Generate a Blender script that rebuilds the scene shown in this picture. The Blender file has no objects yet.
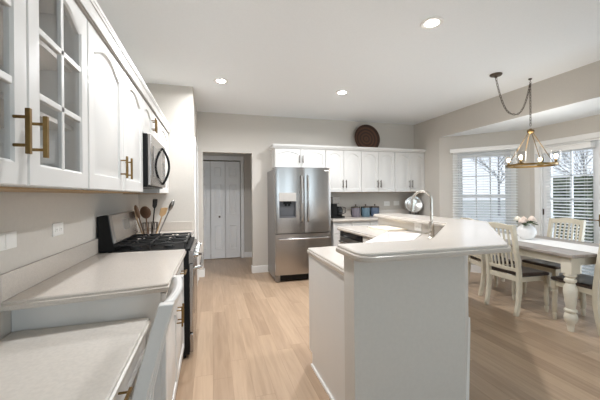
import bpy, bmesh, math, random
from math import sin, cos, pi, radians, sqrt
from mathutils import Vector, Matrix

random.seed(7)
SC = bpy.context.scene
COL = SC.collection

# ------------------------------------------------------------------ camera
H_EYE = 1.35
YAW, ROLL, FPX = 0.2779, -0.008617, 310.0
right = Vector((cos(YAW), -sin(YAW), 0)); fwd = Vector((sin(YAW), cos(YAW), 0)); up = Vector((0, 0, 1))
r3 = right * cos(ROLL) + up * sin(ROLL); u3 = up * cos(ROLL) - right * sin(ROLL)
cam_d = bpy.data.cameras.new('camera'); cam = bpy.data.objects.new('camera', cam_d); COL.objects.link(cam)
cam_d.sensor_width = 36.0; cam_d.lens = FPX / 600 * 36.0; cam_d.shift_y = -5.1 / 600; cam_d.clip_start = 0.02; cam_d.clip_end = 200
M = Matrix.Identity(4)
for i in range(3):
    M[i][0] = r3[i]; M[i][1] = u3[i]; M[i][2] = -fwd[i]
M[0][3], M[1][3], M[2][3] = 0, 0, H_EYE
cam.matrix_world = M
SC.camera = cam

# ------------------------------------------------------------------ world, light, exposure
world = bpy.data.worlds.new('sky'); SC.world = world; world.use_nodes = True
wn = world.node_tree; bgn = wn.nodes['Background']
tcw = wn.nodes.new('ShaderNodeTexCoord'); sepw = wn.nodes.new('ShaderNodeSeparateXYZ'); rmpw = wn.nodes.new('ShaderNodeValToRGB')
wn.links.new(tcw.outputs['Generated'], sepw.inputs[0]); wn.links.new(sepw.outputs['Z'], rmpw.inputs[0])
rmpw.color_ramp.elements[0].position = 0.0; rmpw.color_ramp.elements[0].color = (0.84, 0.89, 0.95, 1)
rmpw.color_ramp.elements[1].position = 0.6; rmpw.color_ramp.elements[1].color = (0.72, 0.83, 1.0, 1)
wn.links.new(rmpw.outputs[0], bgn.inputs[0]); bgn.inputs[1].default_value = 0.8
DOWNLIGHT_W = 13.0
LAMP_COL = (0.95, 0.97, 1.0)
SC.view_settings.view_transform = 'Standard'; SC.view_settings.look = 'None'
SC.view_settings.exposure = 0.82; SC.view_settings.gamma = 1.0; SC.view_settings.use_curve_mapping = False
for _x in (0.85, 2.75):                      # cool area lamps added as fill, outside the unseen windows behind the viewer
    _d = bpy.data.lights.new('daylight_fill', 'AREA'); _d.shape = 'RECTANGLE'; _d.size = 1.2; _d.size_y = 1.7; _d.energy = 16; _d.color = (0.66, 0.86, 1.0)
    _o = bpy.data.objects.new('daylight_fill', _d); COL.objects.link(_o); _o.location = (_x, -2.8, 1.4); _o.rotation_euler = (radians(90), 0, 0)
_d = bpy.data.lights.new('daylight_fill', 'AREA'); _d.shape = 'RECTANGLE'; _d.size = 2.2; _d.size_y = 2.0; _d.energy = 60; _d.color = (0.84, 0.93, 1.0)   # area lamp added out of view, brightening the room through the near bay
_o = bpy.data.objects.new('daylight_fill', _d); COL.objects.link(_o); _o.location = (5.75, 1.55, 1.25); _o.rotation_euler = (radians(90), 0, radians(65))
try:
    SC.cycles.max_bounces = 10; SC.cycles.diffuse_bounces = 7; SC.cycles.glossy_bounces = 5
    SC.cycles.transparent_max_bounces = 16; SC.cycles.sample_clamp_indirect = 6.0
    SC.cycles.caustics_reflective = False; SC.cycles.caustics_refractive = False
except Exception:
    pass

# ------------------------------------------------------------------ materials
def mat(name, col, rough=0.5, metal=0.0, noise=0.0, nscale=20.0, bump=0.0, spec=0.5, coat=0.0, emit=None, estr=0.0, col2=None, stretch=None):
    m = bpy.data.materials.new(name); m.use_nodes = True
    nt = m.node_tree; p = nt.nodes['Principled BSDF']
    p.inputs['Base Color'].default_value = (*col, 1); p.inputs['Roughness'].default_value = rough
    p.inputs['Metallic'].default_value = metal; p.inputs['Specular IOR Level'].default_value = spec
    if coat: p.inputs['Coat Weight'].default_value = coat; p.inputs['Coat Roughness'].default_value = 0.1
    if emit: p.inputs['Emission Color'].default_value = (*emit, 1); p.inputs['Emission Strength'].default_value = estr
    if noise or col2 or bump:
        tc = nt.nodes.new('ShaderNodeTexCoord'); mp = nt.nodes.new('ShaderNodeMapping')
        nt.links.new(tc.outputs['Object'], mp.inputs[0])
        if stretch: mp.inputs['Scale'].default_value = stretch
        nz = nt.nodes.new('ShaderNodeTexNoise'); nz.inputs['Scale'].default_value = nscale; nz.inputs['Detail'].default_value = 4
        nt.links.new(mp.outputs[0], nz.inputs['Vector'])
        if noise or col2:
            r = nt.nodes.new('ShaderNodeValToRGB')
            c2 = col2 if col2 else tuple(max(0, c * (1 - noise)) for c in col)
            r.color_ramp.elements[0].position = 0.35; r.color_ramp.elements[0].color = (*c2, 1)
            r.color_ramp.elements[1].position = 0.65; r.color_ramp.elements[1].color = (*col, 1)
            nt.links.new(nz.outputs['Fac'], r.inputs[0]); nt.links.new(r.outputs[0], p.inputs['Base Color'])
        if bump:
            b = nt.nodes.new('ShaderNodeBump'); b.inputs['Strength'].default_value = bump; b.inputs['Distance'].default_value = 0.01
            nt.links.new(nz.outputs['Fac'], b.inputs['Height']); nt.links.new(b.outputs[0], p.inputs['Normal'])
    return m

def floor_mat():
    m = bpy.data.materials.new('oak_planks'); m.use_nodes = True
    nt = m.node_tree; N = nt.nodes; L = nt.links; p = N['Principled BSDF']
    tc = N.new('ShaderNodeTexCoord'); sp = N.new('ShaderNodeSeparateXYZ'); L.new(tc.outputs['Object'], sp.inputs[0])
    def math_(op, a, b=None, c=None):
        n = N.new('ShaderNodeMath'); n.operation = op
        for i, v in enumerate((a, b, c)):
            if v is None: continue
            if isinstance(v, (int, float)): n.inputs[i].default_value = v
            else: L.new(v, n.inputs[i])
        return n.outputs[0]
    u = math_('DIVIDE', sp.outputs['X'], 0.135); row = math_('FLOOR', u)
    wr = N.new('ShaderNodeTexWhiteNoise'); wr.noise_dimensions = '1D'; L.new(row, wr.inputs['W'])
    v = math_('ADD', math_('DIVIDE', sp.outputs['Y'], 1.35), math_('MULTIPLY', wr.outputs['Value'], 7.3)); cell = math_('FLOOR', v)
    wc = N.new('ShaderNodeTexWhiteNoise'); wc.noise_dimensions = '2D'
    cb = N.new('ShaderNodeCombineXYZ'); L.new(row, cb.inputs[0]); L.new(cell, cb.inputs[1]); L.new(cb.outputs[0], wc.inputs['Vector'])
    mp = N.new('ShaderNodeMapping'); mp.inputs['Scale'].default_value = (22, 1.6, 1)
    off = N.new('ShaderNodeVectorMath'); off.operation = 'ADD'
    cb2 = N.new('ShaderNodeCombineXYZ'); L.new(math_('MULTIPLY', wc.outputs['Value'], 13.0), cb2.inputs[1]); L.new(math_('MULTIPLY', wc.outputs['Value'], 5.0), cb2.inputs[2])
    L.new(tc.outputs['Object'], off.inputs[0]); L.new(cb2.outputs[0], off.inputs[1]); L.new(off.outputs[0], mp.inputs[0])
    nz = N.new('ShaderNodeTexNoise'); nz.inputs['Scale'].default_value = 1.3; nz.inputs['Detail'].default_value = 5; nz.inputs['Distortion'].default_value = 0.6
    L.new(mp.outputs[0], nz.inputs['Vector'])
    t = math_('ADD', math_('MULTIPLY', wc.outputs['Value'], 0.34), math_('MULTIPLY', nz.outputs['Fac'], 0.75))
    r = N.new('ShaderNodeValToRGB'); L.new(t, r.inputs[0])
    r.color_ramp.elements[0].position = 0.15; r.color_ramp.elements[0].color = (0.30, 0.20, 0.128, 1)
    r.color_ramp.elements[1].position = 0.85; r.color_ramp.elements[1].color = (0.52, 0.375, 0.255, 1)
    fu = math_('FRACT', u); fv = math_('FRACT', v)
    seam = math_('MAXIMUM', math_('LESS_THAN', fu, 0.014), math_('LESS_THAN', fv, 0.0022))
    mx = N.new('ShaderNodeMixRGB'); mx.blend_type = 'MULTIPLY'; L.new(math_('MULTIPLY', seam, 0.45), mx.inputs[0]); L.new(r.outputs[0], mx.inputs[1]); mx.inputs[2].default_value = (0.35, 0.27, 0.2, 1)
    L.new(mx.outputs[0], p.inputs['Base Color'])
    p.inputs['Roughness'].default_value = 0.33
    b = N.new('ShaderNodeBump'); b.inputs['Strength'].default_value = 0.06; b.inputs['Distance'].default_value = 0.004
    L.new(nz.outputs['Fac'], b.inputs['Height']); L.new(b.outputs[0], p.inputs['Normal'])
    return m

def ring_mat():
    m = bpy.data.materials.new('coiled_straw'); m.use_nodes = True
    nt = m.node_tree; N = nt.nodes; L = nt.links; p = N['Principled BSDF']
    tc = N.new('ShaderNodeTexCoord'); w = N.new('ShaderNodeTexWave'); w.wave_type = 'RINGS'; w.rings_direction = 'Y'
    w.inputs['Scale'].default_value = 5.2; w.inputs['Distortion'].default_value = 1.2; w.inputs['Detail'].default_value = 3
    L.new(tc.outputs['Object'], w.inputs['Vector'])
    r = N.new('ShaderNodeValToRGB'); L.new(w.outputs['Fac'], r.inputs[0])
    r.color_ramp.elements[0].color = (0.032, 0.014, 0.008, 1); r.color_ramp.elements[1].color = (0.105, 0.045, 0.022, 1)
    L.new(r.outputs[0], p.inputs['Base Color']); p.inputs['Roughness'].default_value = 0.7
    return m

def glass_mat(name, tint=(0.95, 0.97, 0.97), ior=1.45):
    m = bpy.data.materials.new(name); m.use_nodes = True
    nt = m.node_tree; N = nt.nodes; L = nt.links
    N.remove(N['Principled BSDF']); out = N['Material Output']
    tr = N.new('ShaderNodeBsdfTransparent'); tr.inputs[0].default_value = (*tint, 1)
    gl = N.new('ShaderNodeBsdfGlossy'); gl.inputs['Roughness'].default_value = 0.03
    fr = N.new('ShaderNodeFresnel'); fr.inputs[0].default_value = ior
    mx = N.new('ShaderNodeMixShader'); gm = N.new('ShaderNodeNewGeometry'); mm_ = N.new('ShaderNodeMath'); mm_.operation = 'MULTIPLY_ADD'; L.new(gm.outputs['Backfacing'], mm_.inputs[0]); mm_.inputs[1].default_value = 1 / ior - ior; mm_.inputs[2].default_value = ior; L.new(mm_.outputs[0], fr.inputs[0]); L.new(fr.outputs[0], mx.inputs[0]); L.new(tr.outputs[0], mx.inputs[1]); L.new(gl.outputs[0], mx.inputs[2])
    L.new(mx.outputs[0], out.inputs[0])
    return m

MT = dict(
    wall=mat('greige_wall_paint', (0.60, 0.565, 0.515), 0.85, noise=0.03, nscale=60, bump=0.02),
    ceil=mat('white_ceiling_paint', (0.85, 0.875, 0.89), 0.9, noise=0.02, nscale=80),
    trim=mat('white_trim_paint', (0.85, 0.84, 0.82), 0.4, noise=0.015),
    cab=mat('white_cabinet_paint', (0.67, 0.655, 0.63), 0.32, noise=0.012, nscale=8),
    cab_in=mat('cabinet_inside', (0.80, 0.77, 0.73), 0.6, noise=0.03),
    raw=mat('birch_edge', (0.42, 0.27, 0.13), 0.6, noise=0.25, nscale=30),
    quartz=mat('speckled_quartz', (0.58, 0.53, 0.475), 0.2, noise=0.10, nscale=170),
    desk_q=mat('beige_laminate', (0.64, 0.60, 0.545), 0.3, noise=0.09, nscale=70),
    brass=mat('aged_brass', (0.26, 0.165, 0.065), 0.34, 1.0, noise=0.15),
    bronze=mat('dark_bronze', (0.12, 0.095, 0.075), 0.35, 0.9, noise=0.15),
    steel=mat('brushed_steel', (0.43, 0.405, 0.385), 0.25, 1.0, noise=0.06, nscale=6, stretch=(1, 1, 60)),
    steel_d=mat('dark_steel', (0.30, 0.29, 0.28), 0.3, 1.0, noise=0.05),
    nickel=mat('brushed_nickel', (0.62, 0.58, 0.52), 0.25, 1.0, noise=0.05),
    chrome=mat('chrome', (0.58, 0.57, 0.56), 0.18, 1.0, noise=0.02),
    black=mat('black_enamel', (0.004, 0.004, 0.004), 0.45, noise=0.2, spec=0.25),
    iron=mat('cast_iron', (0.012, 0.012, 0.012), 0.5, noise=0.3, nscale=90, bump=0.05),
    bglass=mat('black_glass', (0.01, 0.01, 0.011), 0.06, noise=0.1),
    recess=mat('dark_grey_plastic', (0.07, 0.07, 0.075), 0.35, noise=0.05),
    disp=mat('taupe_plastic', (0.42, 0.395, 0.365), 0.35, noise=0.05),
    grey_plastic=mat('grey_plastic', (0.22, 0.21, 0.20), 0.4, noise=0.05),
    lt_plastic=mat('white_plastic', (0.84, 0.83, 0.80), 0.35, noise=0.01),
    glass=glass_mat('clear_glass', (1, 1, 1), 1.35), shade=glass_mat('thin_shade_glass', (0.95, 0.95, 0.95), 1.3),
    winglass=glass_mat('window_glass', (0.97, 0.985, 1.0)),
    cream=mat('cream_chair_paint', (0.66, 0.60, 0.475), 0.42, noise=0.06, nscale=14),
    cream_t=mat('cream_table_paint', (0.72, 0.665, 0.55), 0.42, noise=0.05, nscale=14),
    seat=mat('dark_walnut_seat', (0.075, 0.055, 0.047), 0.3, noise=0.35, nscale=5, stretch=(1, 9, 1)),
    ttop=mat('greywashed_tabletop', (0.36, 0.31, 0.275), 0.3, noise=0.25, nscale=5, stretch=(9, 1, 1)),
    cloth=mat('white_linen', (0.83, 0.82, 0.80), 0.9, noise=0.04, nscale=120, bump=0.05),
    ceramic=mat('white_ceramic', (0.85, 0.84, 0.83), 0.12, noise=0.02),
    petal=mat('blush_petals', (0.80, 0.66, 0.58), 0.6, noise=0.1, nscale=25),
    petal2=mat('ivory_petals', (0.82, 0.77, 0.66), 0.6, noise=0.08, nscale=25),
    leaf=mat('dark_green_leaf', (0.035, 0.075, 0.02), 0.5, noise=0.3),
    stemm=mat('green_stem', (0.07, 0.13, 0.04), 0.6, noise=0.2),
    can_a=mat('mauve_stoneware', (0.17, 0.15, 0.175), 0.35, noise=0.12),
    can_b=mat('teal_stoneware', (0.10, 0.165, 0.21), 0.35, noise=0.12),
    can_c=mat('slate_blue_stoneware', (0.075, 0.105, 0.16), 0.35, noise=0.12),
    wood_l=mat('light_wood', (0.52, 0.33, 0.16), 0.55, noise=0.3, nscale=10, stretch=(1, 1, 0.2)),
    wood_m=mat('mid_brown_wood', (0.27, 0.15, 0.085), 0.5, noise=0.3, nscale=10, stretch=(1, 1, 0.2)),
    wood_d=mat('brown_wood', (0.16, 0.075, 0.035), 0.5, noise=0.3, nscale=10, stretch=(1, 1, 0.2)),
    board=mat('pale_board', (0.82, 0.74, 0.61), 0.45, noise=0.08, nscale=6, stretch=(1, 8, 1)),
    silver=mat('hammered_silver', (0.78, 0.77, 0.75), 0.2, 1.0, noise=0.1, nscale=60, bump=0.15),
    bulb=mat('frosted_bulb', (1, 0.9, 0.7), 0.4, emit=(1.0, 0.78, 0.48), estr=6.0),
    lens=mat('lamp_lens', (1, 0.95, 0.88), 0.5, emit=(1.0, 0.93, 0.84), estr=22.0),
    blind=mat('white_blind_slat', (0.80, 0.81, 0.81), 0.5, noise=0.01),
    vinyl=mat('white_vinyl', (0.80, 0.81, 0.82), 0.4, noise=0.01),
    lawn=mat('winter_lawn', (0.56, 0.55, 0.49), 0.95, noise=0.2, nscale=3),
    hedge=mat('hedge_leaves', (0.20, 0.23, 0.14), 0.8, nscale=9, col2=(0.05, 0.065, 0.04)),
    bark=mat('grey_bark', (0.45, 0.435, 0.425), 0.9, noise=0.3, nscale=12),
    rail=mat('white_rail_paint', (0.85, 0.86, 0.87), 0.5, noise=0.02),
    floor=floor_mat(), coil=ring_mat(),
)

# ------------------------------------------------------------------ mesh helpers
class MB:
    def __init__(s, xf=None): s.v = []; s.f = []; s.xf = xf
    def add(s, vs, fs, xf=None):
        o = len(s.v)
        for p in vs:
            p = Vector(p)
            if xf is not None: p = xf @ p
            if s.xf is not None: p = s.xf @ p
            s.v.append(p)
        for f in fs: s.f.append([i + o for i in f])
        return s
    def box(s, a, b, xf=None):
        x0, y0, z0 = a; x1, y1, z1 = b
        return s.add([(x0, y0, z0), (x1, y0, z0), (x1, y1, z0), (x0, y1, z0), (x0, y0, z1), (x1, y0, z1), (x1, y1, z1), (x0, y1, z1)],
                     [(0, 3, 2, 1), (4, 5, 6, 7), (0, 1, 5, 4), (1, 2, 6, 5), (2, 3, 7, 6), (3, 0, 4, 7)], xf)
    def prism(s, poly, z0, z1, xf=None):
        n = len(poly)
        return s.add([(x, y, z0) for x, y in poly] + [(x, y, z1) for x, y in poly],
                     [list(range(n))[::-1], list(range(n, 2 * n))] + [(i, (i + 1) % n, n + (i + 1) % n, n + i) for i in range(n)], xf)
    def loops(s, ls, xf=None, cap0=True, cap1=True):
        n = len(ls[0]); vs = [p for l in ls for p in l]; fs = []
        for k in range(len(ls) - 1):
            for i in range(n): fs.append((k * n + i, k * n + (i + 1) % n, (k + 1) * n + (i + 1) % n, (k + 1) * n + i))
        if cap0: fs.append(list(range(n))[::-1])
        if cap1: fs.append([(len(ls) - 1) * n + i for i in range(n)])
        return s.add(vs, fs, xf)
    def lathe(s, prof, seg=20, c=(0, 0, 0), xf=None):
        ls = [[(c[0] + max(r, 1e-4) * cos(2 * pi * i / seg), c[1] + max(r, 1e-4) * sin(2 * pi * i / seg), c[2] + z) for i in range(seg)] for r, z in prof]
        return s.loops(ls, xf)
    def cyl(s, a, b, r, seg=14, r2=None):
        return s.sweep([a, b], [r, r if r2 is None else r2], seg)
    def sweep(s, pts, rs, seg=10, xf=None, closed=False):
        pts = [Vector(p) for p in pts]; n = len(pts)
        if isinstance(rs, (int, float)): rs = [rs] * n
        ls = []; prev = None
        for i, p in enumerate(pts):
            if closed: t = (pts[(i + 1) % n] - pts[i - 1]).normalized()
            else: t = (pts[min(i + 1, n - 1)] - pts[max(i - 1, 0)]).normalized()
            if prev is None:
                a = Vector((0, 0, 1)) if abs(t.z) < 0.9 else Vector((1, 0, 0)); e1 = t.cross(a).normalized()
            else:
                e1 = (prev - t * prev.dot(t)).normalized()
            prev = e1; e2 = t.cross(e1)
            ls.append([p + (e1 * cos(2 * pi * k / seg) + e2 * sin(2 * pi * k / seg)) * rs[i] for k in range(seg)])
        if closed: ls.append(ls[0]); return s.loops(ls, xf, False, False)
        return s.loops(ls, xf)
    def rsweep(s, pts, wd, xf=None):          # rectangular section: wd = (half x, half y) per point, horizontal cuts
        ls = []
        for p, (a, b) in zip(pts, wd):
            x, y, z = p
            ls.append([(x - a, y - b, z), (x + a, y - b, z), (x + a, y + b, z), (x - a, y + b, z)])
        return s.loops(ls, xf)
    def sphere(s, c, r, sx=1, sy=1, sz=1, seg=14, ring=9, xf=None):
        return s.loops([[(c[0] + sx * r * max(sin(pi * k / ring), 0.01) * cos(2 * pi * i / seg), c[1] + sy * r * max(sin(pi * k / ring), 0.01) * sin(2 * pi * i / seg), c[2] - sz * r * cos(pi * k / ring)) for i in range(seg)] for k in range(ring + 1)], xf)

ORI = {}
def origin(o): return ORI.get(o.name, Vector((0, 0, 0))) if o else Vector((0, 0, 0))

def obj(name, mb, m, parent=None, bevel=0.0, smooth=True, seg=2, local=False):
    me = bpy.data.meshes.new(name)
    o0 = Vector((0, 0, 0)) if local else origin(parent)
    me.from_pydata([tuple(v - o0) for v in mb.v], [], mb.f); me.update()
    bm = bmesh.new(); bm.from_mesh(me); bmesh.ops.recalc_face_normals(bm, faces=bm.faces); bm.to_mesh(me); bm.free()
    if smooth:
        me.polygons.foreach_set('use_smooth', [True] * len(me.polygons)); me.set_sharp_from_angle(angle=radians(38))
    me.materials.append(m)
    o = bpy.data.objects.new(name, me); COL.objects.link(o)
    if parent: o.parent = parent
    ORI[o.name] = o0
    if bevel:
        b = o.modifiers.new('bevel', 'BEVEL'); b.width = bevel; b.segments = seg; b.limit_method = 'ANGLE'; b.angle_limit = radians(40); b.harden_normals = False
    return o

def tag(o, label, cat, group=None):
    o['label'] = label; o['category'] = cat
    if group: o['group'] = group
    return o

def thing(name, label, cat, loc, rotz=0.0, group=None):
    e = bpy.data.objects.new(name, None); COL.objects.link(e); e.empty_display_size = 0.1
    e.location = loc; e.rotation_euler = (0, 0, rotz); ORI[e.name] = Vector(loc)
    return tag(e, label, cat, group)

def single(name, mb, m, label, cat, group=None, bevel=0.0, loc=None):
    if loc is None:
        n = len(mb.v); loc = Vector((sum(v.x for v in mb.v) / n, sum(v.y for v in mb.v) / n, min(v.z for v in mb.v)))
    loc = Vector(loc)
    mb.v = [v - loc for v in mb.v]
    o = obj(name, mb, m, None, bevel); o.location = loc; ORI[o.name] = loc
    return tag(o, label, cat, group)

def struct(name, mb, m, parent=None, bevel=0.0):
    o = obj(name, mb, m, parent, bevel)
    if parent is None: o['kind'] = 'structure'
    return o

def dup(root, loc, rotz, label, group=None):
    r = root.copy(); COL.objects.link(r); r.location = loc; r.rotation_euler = (0, 0, rotz); r['label'] = label
    if group: r['group'] = group
    for ch in list(root.children):
        c = ch.copy(); COL.objects.link(c); c.parent = r
        for g in list(ch.children):
            d = g.copy(); COL.objects.link(d); d.parent = c
    return r

def frame(o, u, n):
    """local x -> u, local y -> -n (front faces local -y), z up"""
    u = Vector(u); n = Vector(n)
    m = Matrix.Identity(4)
    for i in range(3):
        m[i][0] = u[i]; m[i][1] = -n[i]; m[i][2] = (0, 0, 1)[i]; m[i][3] = o[i]
    return m

def rounded(poly, rad):
    out = []; n = len(poly)
    for i in range(n):
        r = rad.get(i, 0) if isinstance(rad, dict) else rad
        p = Vector(poly[i]); a = Vector(poly[i - 1]); b = Vector(poly[(i + 1) % n])
        if r <= 0: out.append(tuple(p)); continue
        da = (a - p).normalized(); db = (b - p).normalized()
        ang = da.angle(db); d = r / math.tan(ang / 2)
        p0 = p + da * d; p1 = p + db * d
        for k in range(7):
            t = k / 6
            out.append(tuple((1 - t) ** 2 * p0 + 2 * t * (1 - t) * p + t * t * p1))
    return out

def inset(poly, d):
    n = len(poly); out = []
    area = sum(poly[i][0] * poly[(i + 1) % n][1] - poly[(i + 1) % n][0] * poly[i][1] for i in range(n))
    sg = 1 if area > 0 else -1
    for i in range(n):
        p = Vector(poly[i]); a = Vector(poly[i - 1]); b = Vector(poly[(i + 1) % n])
        e1 = (p - a).normalized(); e2 = (b - p).normalized()
        n1 = Vector((-e1.y, e1.x)) * sg; n2 = Vector((-e2.y, e2.x)) * sg
        k = 1 + n1.dot(n2)
        out.append(tuple(p + (n1 + n2) * (d / max(k, 0.2))))
    return out

# ------------------------------------------------------------------ cabinet doors and pulls
NA = 14
def door_loop(w, h, ms, mb_, mt, rise, y):
    """points of an arched outline inside a w x h door, margins ms/mb_/mt, arch rise"""
    pts = [(ms, y, mb_), (w - ms, y, mb_)]
    x0, x1 = ms, w - ms
    for k in range(NA + 1):
        t = k / NA
        x = x1 + (x0 - x1) * t
        s = min(1.0, max(0.0, (0.5 - abs(t - 0.5)) / 0.42))
        z = h - mt - rise + rise * (s * s * (3 - 2 * s)) ** 0.75
        pts.append((x, y, z))
    return pts
def outer_loop(w, h, y, e=0.0, ref=None):
    pts = [(e, y, e), (w - e, y, e)]
    for k in range(NA + 1):
        t = k / NA
        pts.append((w - e + (2 * e - w) * t, y, h - e))
    return pts
def door_mb(xf, w, h, rise=0.06, ms=0.055, mtop=0.05, t=0.02):
    mb = MB(xf)
    r = rise
    ls = [outer_loop(w, h, 0), outer_loop(w, h, -t + 0.004), outer_loop(w, h, -t, 0.004),
          door_loop(w, h, ms, ms, mtop, r, -t), door_loop(w, h, ms + .005, ms + .005, mtop + .005, r, -t + 0.012),
          door_loop(w, h, ms + .016, ms + .016, mtop + .016, r, -t + 0.012), door_loop(w, h, ms + .045, ms + .045, mtop + .045, r * .95, -t + 0.001)]
    return mb.loops(ls)
def glass_door_mb(xf, w, h, rise, ms, mtop, t=0.02):
    mb = MB(xf)
    ls = [outer_loop(w, h, 0), outer_loop(w, h, -t + 0.004), outer_loop(w, h, -t, 0.004), door_loop(w, h, ms, ms, mtop, rise, -t),
          door_loop(w, h, ms + .008, ms + .008, mtop + .008, rise, -t + 0.007), door_loop(w, h, ms + .008, ms + .008, mtop + .008, rise, 0), outer_loop(w, h, 0)]
    return mb.loops(ls, None, False, False)
def pull(parent, xf, x, z, length=0.13, vertical=True, m=None, off=0.035, r=0.0055, name='handle'):
    mb = MB(xf); l = length / 2
    if vertical:
        mb.box((x - r, -off - r, z - l), (x + r, -off + r, z + l))
        for s in (-1, 1): mb.cyl((x, 0.0, z + s * l * 0.62), (x, -off, z + s * l * 0.62), r * 0.8, 8)
    else:
        mb.box((x - l, -off - r, z - r), (x + l, -off + r, z + r))
        for s in (-1, 1): mb.cyl((x + s * l * 0.62, 0.0, z), (x + s * l * 0.62, -off, z), r * 0.8, 8)
    return obj(name, mb, m or MT['brass'], parent, bevel=0.001)

def carcass_mb(xf, w, d, z0, z1, open_front=False, t=0.018):
    mb = MB(xf)
    if not open_front: return mb.box((0, 0, z0), (w, d, z1))
    mb.box((0, 0, z0), (t, d, z1)); mb.box((w - t, 0, z0), (w, d, z1)); mb.box((0, 0, z0), (w, d, z0 + t)); mb.box((0, 0, z1 - t), (w, d, z1)); mb.box((0, d - t, z0), (w, d, z1))
    return mb

def cabinet(name, label, o, u, n, w, d, z0, z1, doors, rise=0.06, handle='brass', group=None, pull_len=0.13, low=True, t=0.02, ms=0.055, gap=0.003, drawers=None, door_top=None, toe=0.0, cat='cabinet', bottom=True, hin=.028):
    """doors: list of (x0, x1, handle_side or None); o = front-left base point of the CARCASS front face in plan"""
    xf = frame((o[0], o[1], 0), u, n)
    c = xf @ Vector((w / 2, d / 2, z0 if not toe else 0))
    th = thing(name, label, cat, c, 0, group)
    body = carcass_mb(xf, w, d, z0, z1)
    obj('body', body, MT['cab'], th, bevel=0.002)
    if toe:
        obj('toe_kick', MB(xf).box((0.0, 0.06, 0), (w, d, z0 - 0.0005)), MT['cab'], th)
    elif bottom:
        obj('underside', MB(xf).box((0.004, -0.001, z0 - 0.006), (w - 0.004, d, z0 - 0.0005)), MT['raw'], th)
    dt = door_top if door_top else z1 - 0.004
    for x0, x1, hs in doors:
        dw = x1 - x0 - 2 * gap; dz0 = z0 + gap; dh = dt - gap - dz0
        dxf = xf @ Matrix.Translation((x0 + gap, -0.001, dz0))
        do = obj('door', door_mb(dxf, dw, dh, rise, ms, 0.05, t), MT['cab'], th)
        if hs:
            hx = hin if hs == 'l' else dw - hin * (1.6 if hin > .03 else 1)
            hz = (0.055 + pull_len / 2 + 0.02) if low else dh - 0.04 - pull_len / 2 - 0.02
            pull(do, dxf @ Matrix.Translation((0, -t, 0)), hx, hz, pull_len, True, MT[handle])
    for x0, x1, za, zb in (drawers or []):
        dw = x1 - x0 - 2 * gap
        dxf = xf @ Matrix.Translation((x0 + gap, -0.001, za))
        mb = MB(dxf); h = zb - za
        def rl(e, y): return [(e, y, e), (dw - e, y, e), (dw - e, y, h - e), (e, y, h - e)]
        mb.loops([rl(0, 0), rl(0, -t + .004), rl(.004, -t), rl(.025, -t), rl(.03, -t + .005), rl(.045, -t + .001)])
        do = obj('drawer', mb, MT['cab'], th)
        pull(do, dxf @ Matrix.Translation((0, -t, 0)), dw / 2, h / 2, min(pull_len, dw * .5), False, MT[handle])
    return th, xf

# ================================================================== THE ROOM SHELL
WX, RX, BY, CZ = -0.86, 3.95, 5.40, 2.743
BAYZ = 2.36
P0 = Vector((3.95, 4.68)); P1 = Vector((4.85, 3.72)); P2 = Vector((4.85, 1.90)); P3 = Vector((3.95, 0.94))
YB = -2.6
fl = MB().prism([(WX - .12, YB - .12), (RX + .12, YB - .12), (RX + .12, 0.94), (4.97, 1.85), (4.97, 3.77), (RX + .12, 4.74), (RX + .12, 6.92), (WX - .5, 6.92), (WX - .5, BY), (WX - .12, BY)], -0.1, 0)
struct('floor', fl, MT['floor'])
struct('ceiling', MB().box((WX - .12, YB - .12, CZ), (RX + .12, BY + .12, CZ + .1)), MT['ceil'])
bayc = MB().prism([(RX + 0.121, 0.9), (4.99, 1.84), (4.99, 3.78), (RX + .121, 4.75)], BAYZ, BAYZ + .08)
bayc.prism([(RX + 0.0, P3.y), (RX + .121, P3.y), (RX + .121, P0.y), (RX + 0.0, P0.y)], BAYZ - .001, BAYZ + .0005)
struct('ceiling_bay', bayc, MT['ceil'])
struct('wall_left', MB().box((WX - .12, YB, 0), (WX, 4.18, CZ)), MT['wall'])
wp = MB().box((WX - .12, 4.18, 0), (-0.22, 4.30, CZ)); wp.box((-0.30, 4.30, 0), (-0.22, BY, CZ))
struct('wall_pantry', wp, MT['wall'])
wb = MB().box((-0.30, BY, 0), (-0.135, BY + .12, CZ)); wb.box((-0.135, BY, 2.08), (0.68, BY + .12, CZ)); wb.box((0.68, BY, 0), (RX + .12, BY + .12, CZ))
struct('wall_back', wb, MT['wall'])
wr = MB().box((RX, P0.y, 0), (RX + .12, BY, CZ)); wr.box((RX, YB, 0), (RX + .12, P3.y, CZ)); wr.box((RX, P3.y, BAYZ), (RX + .12, P0.y, CZ))
struct('wall_right', wr, MT['wall'])
# hall beyond the opening
wh = MB().box((-1.4, 6.80, 0), (-0.32, 6.92, 2.5)); wh.box((-0.32, 6.80, 2.10), (0.605, 6.92, 2.5)); wh.box((0.605, 6.80, 0), (1.9, 6.92, 2.5))
struct('wall_hall', wh, MT['wall'])
struct('wall_closet', MB().box((-.5, 7.4, 0), (.8, 7.5, 2.5)).box((-.5, 6.92, 0), (-.42, 7.4, 2.5)).box((.7, 6.92, 0), (.8, 7.4, 2.5)).box((-.5, 6.92, 2.42), (.8, 7.4, 2.5)), MT['wall'])
struct('floor_closet', MB().box((-.5, 6.92, -.1), (.8, 7.5, 0)), MT['floor'])
struct('wall_hall_left', MB().box((-1.4, BY, 0), (-1.3, 6.80, 2.5)), MT['wall'])
struct('wall_hall_right', MB().box((1.8, BY + .12, 0), (1.9, 6.80, 2.5)), MT['wall'])
struct('ceiling_hall', MB().box((-1.4, BY + .12, 2.44), (1.9, 6.80, 2.5)), MT['ceil'])
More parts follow.
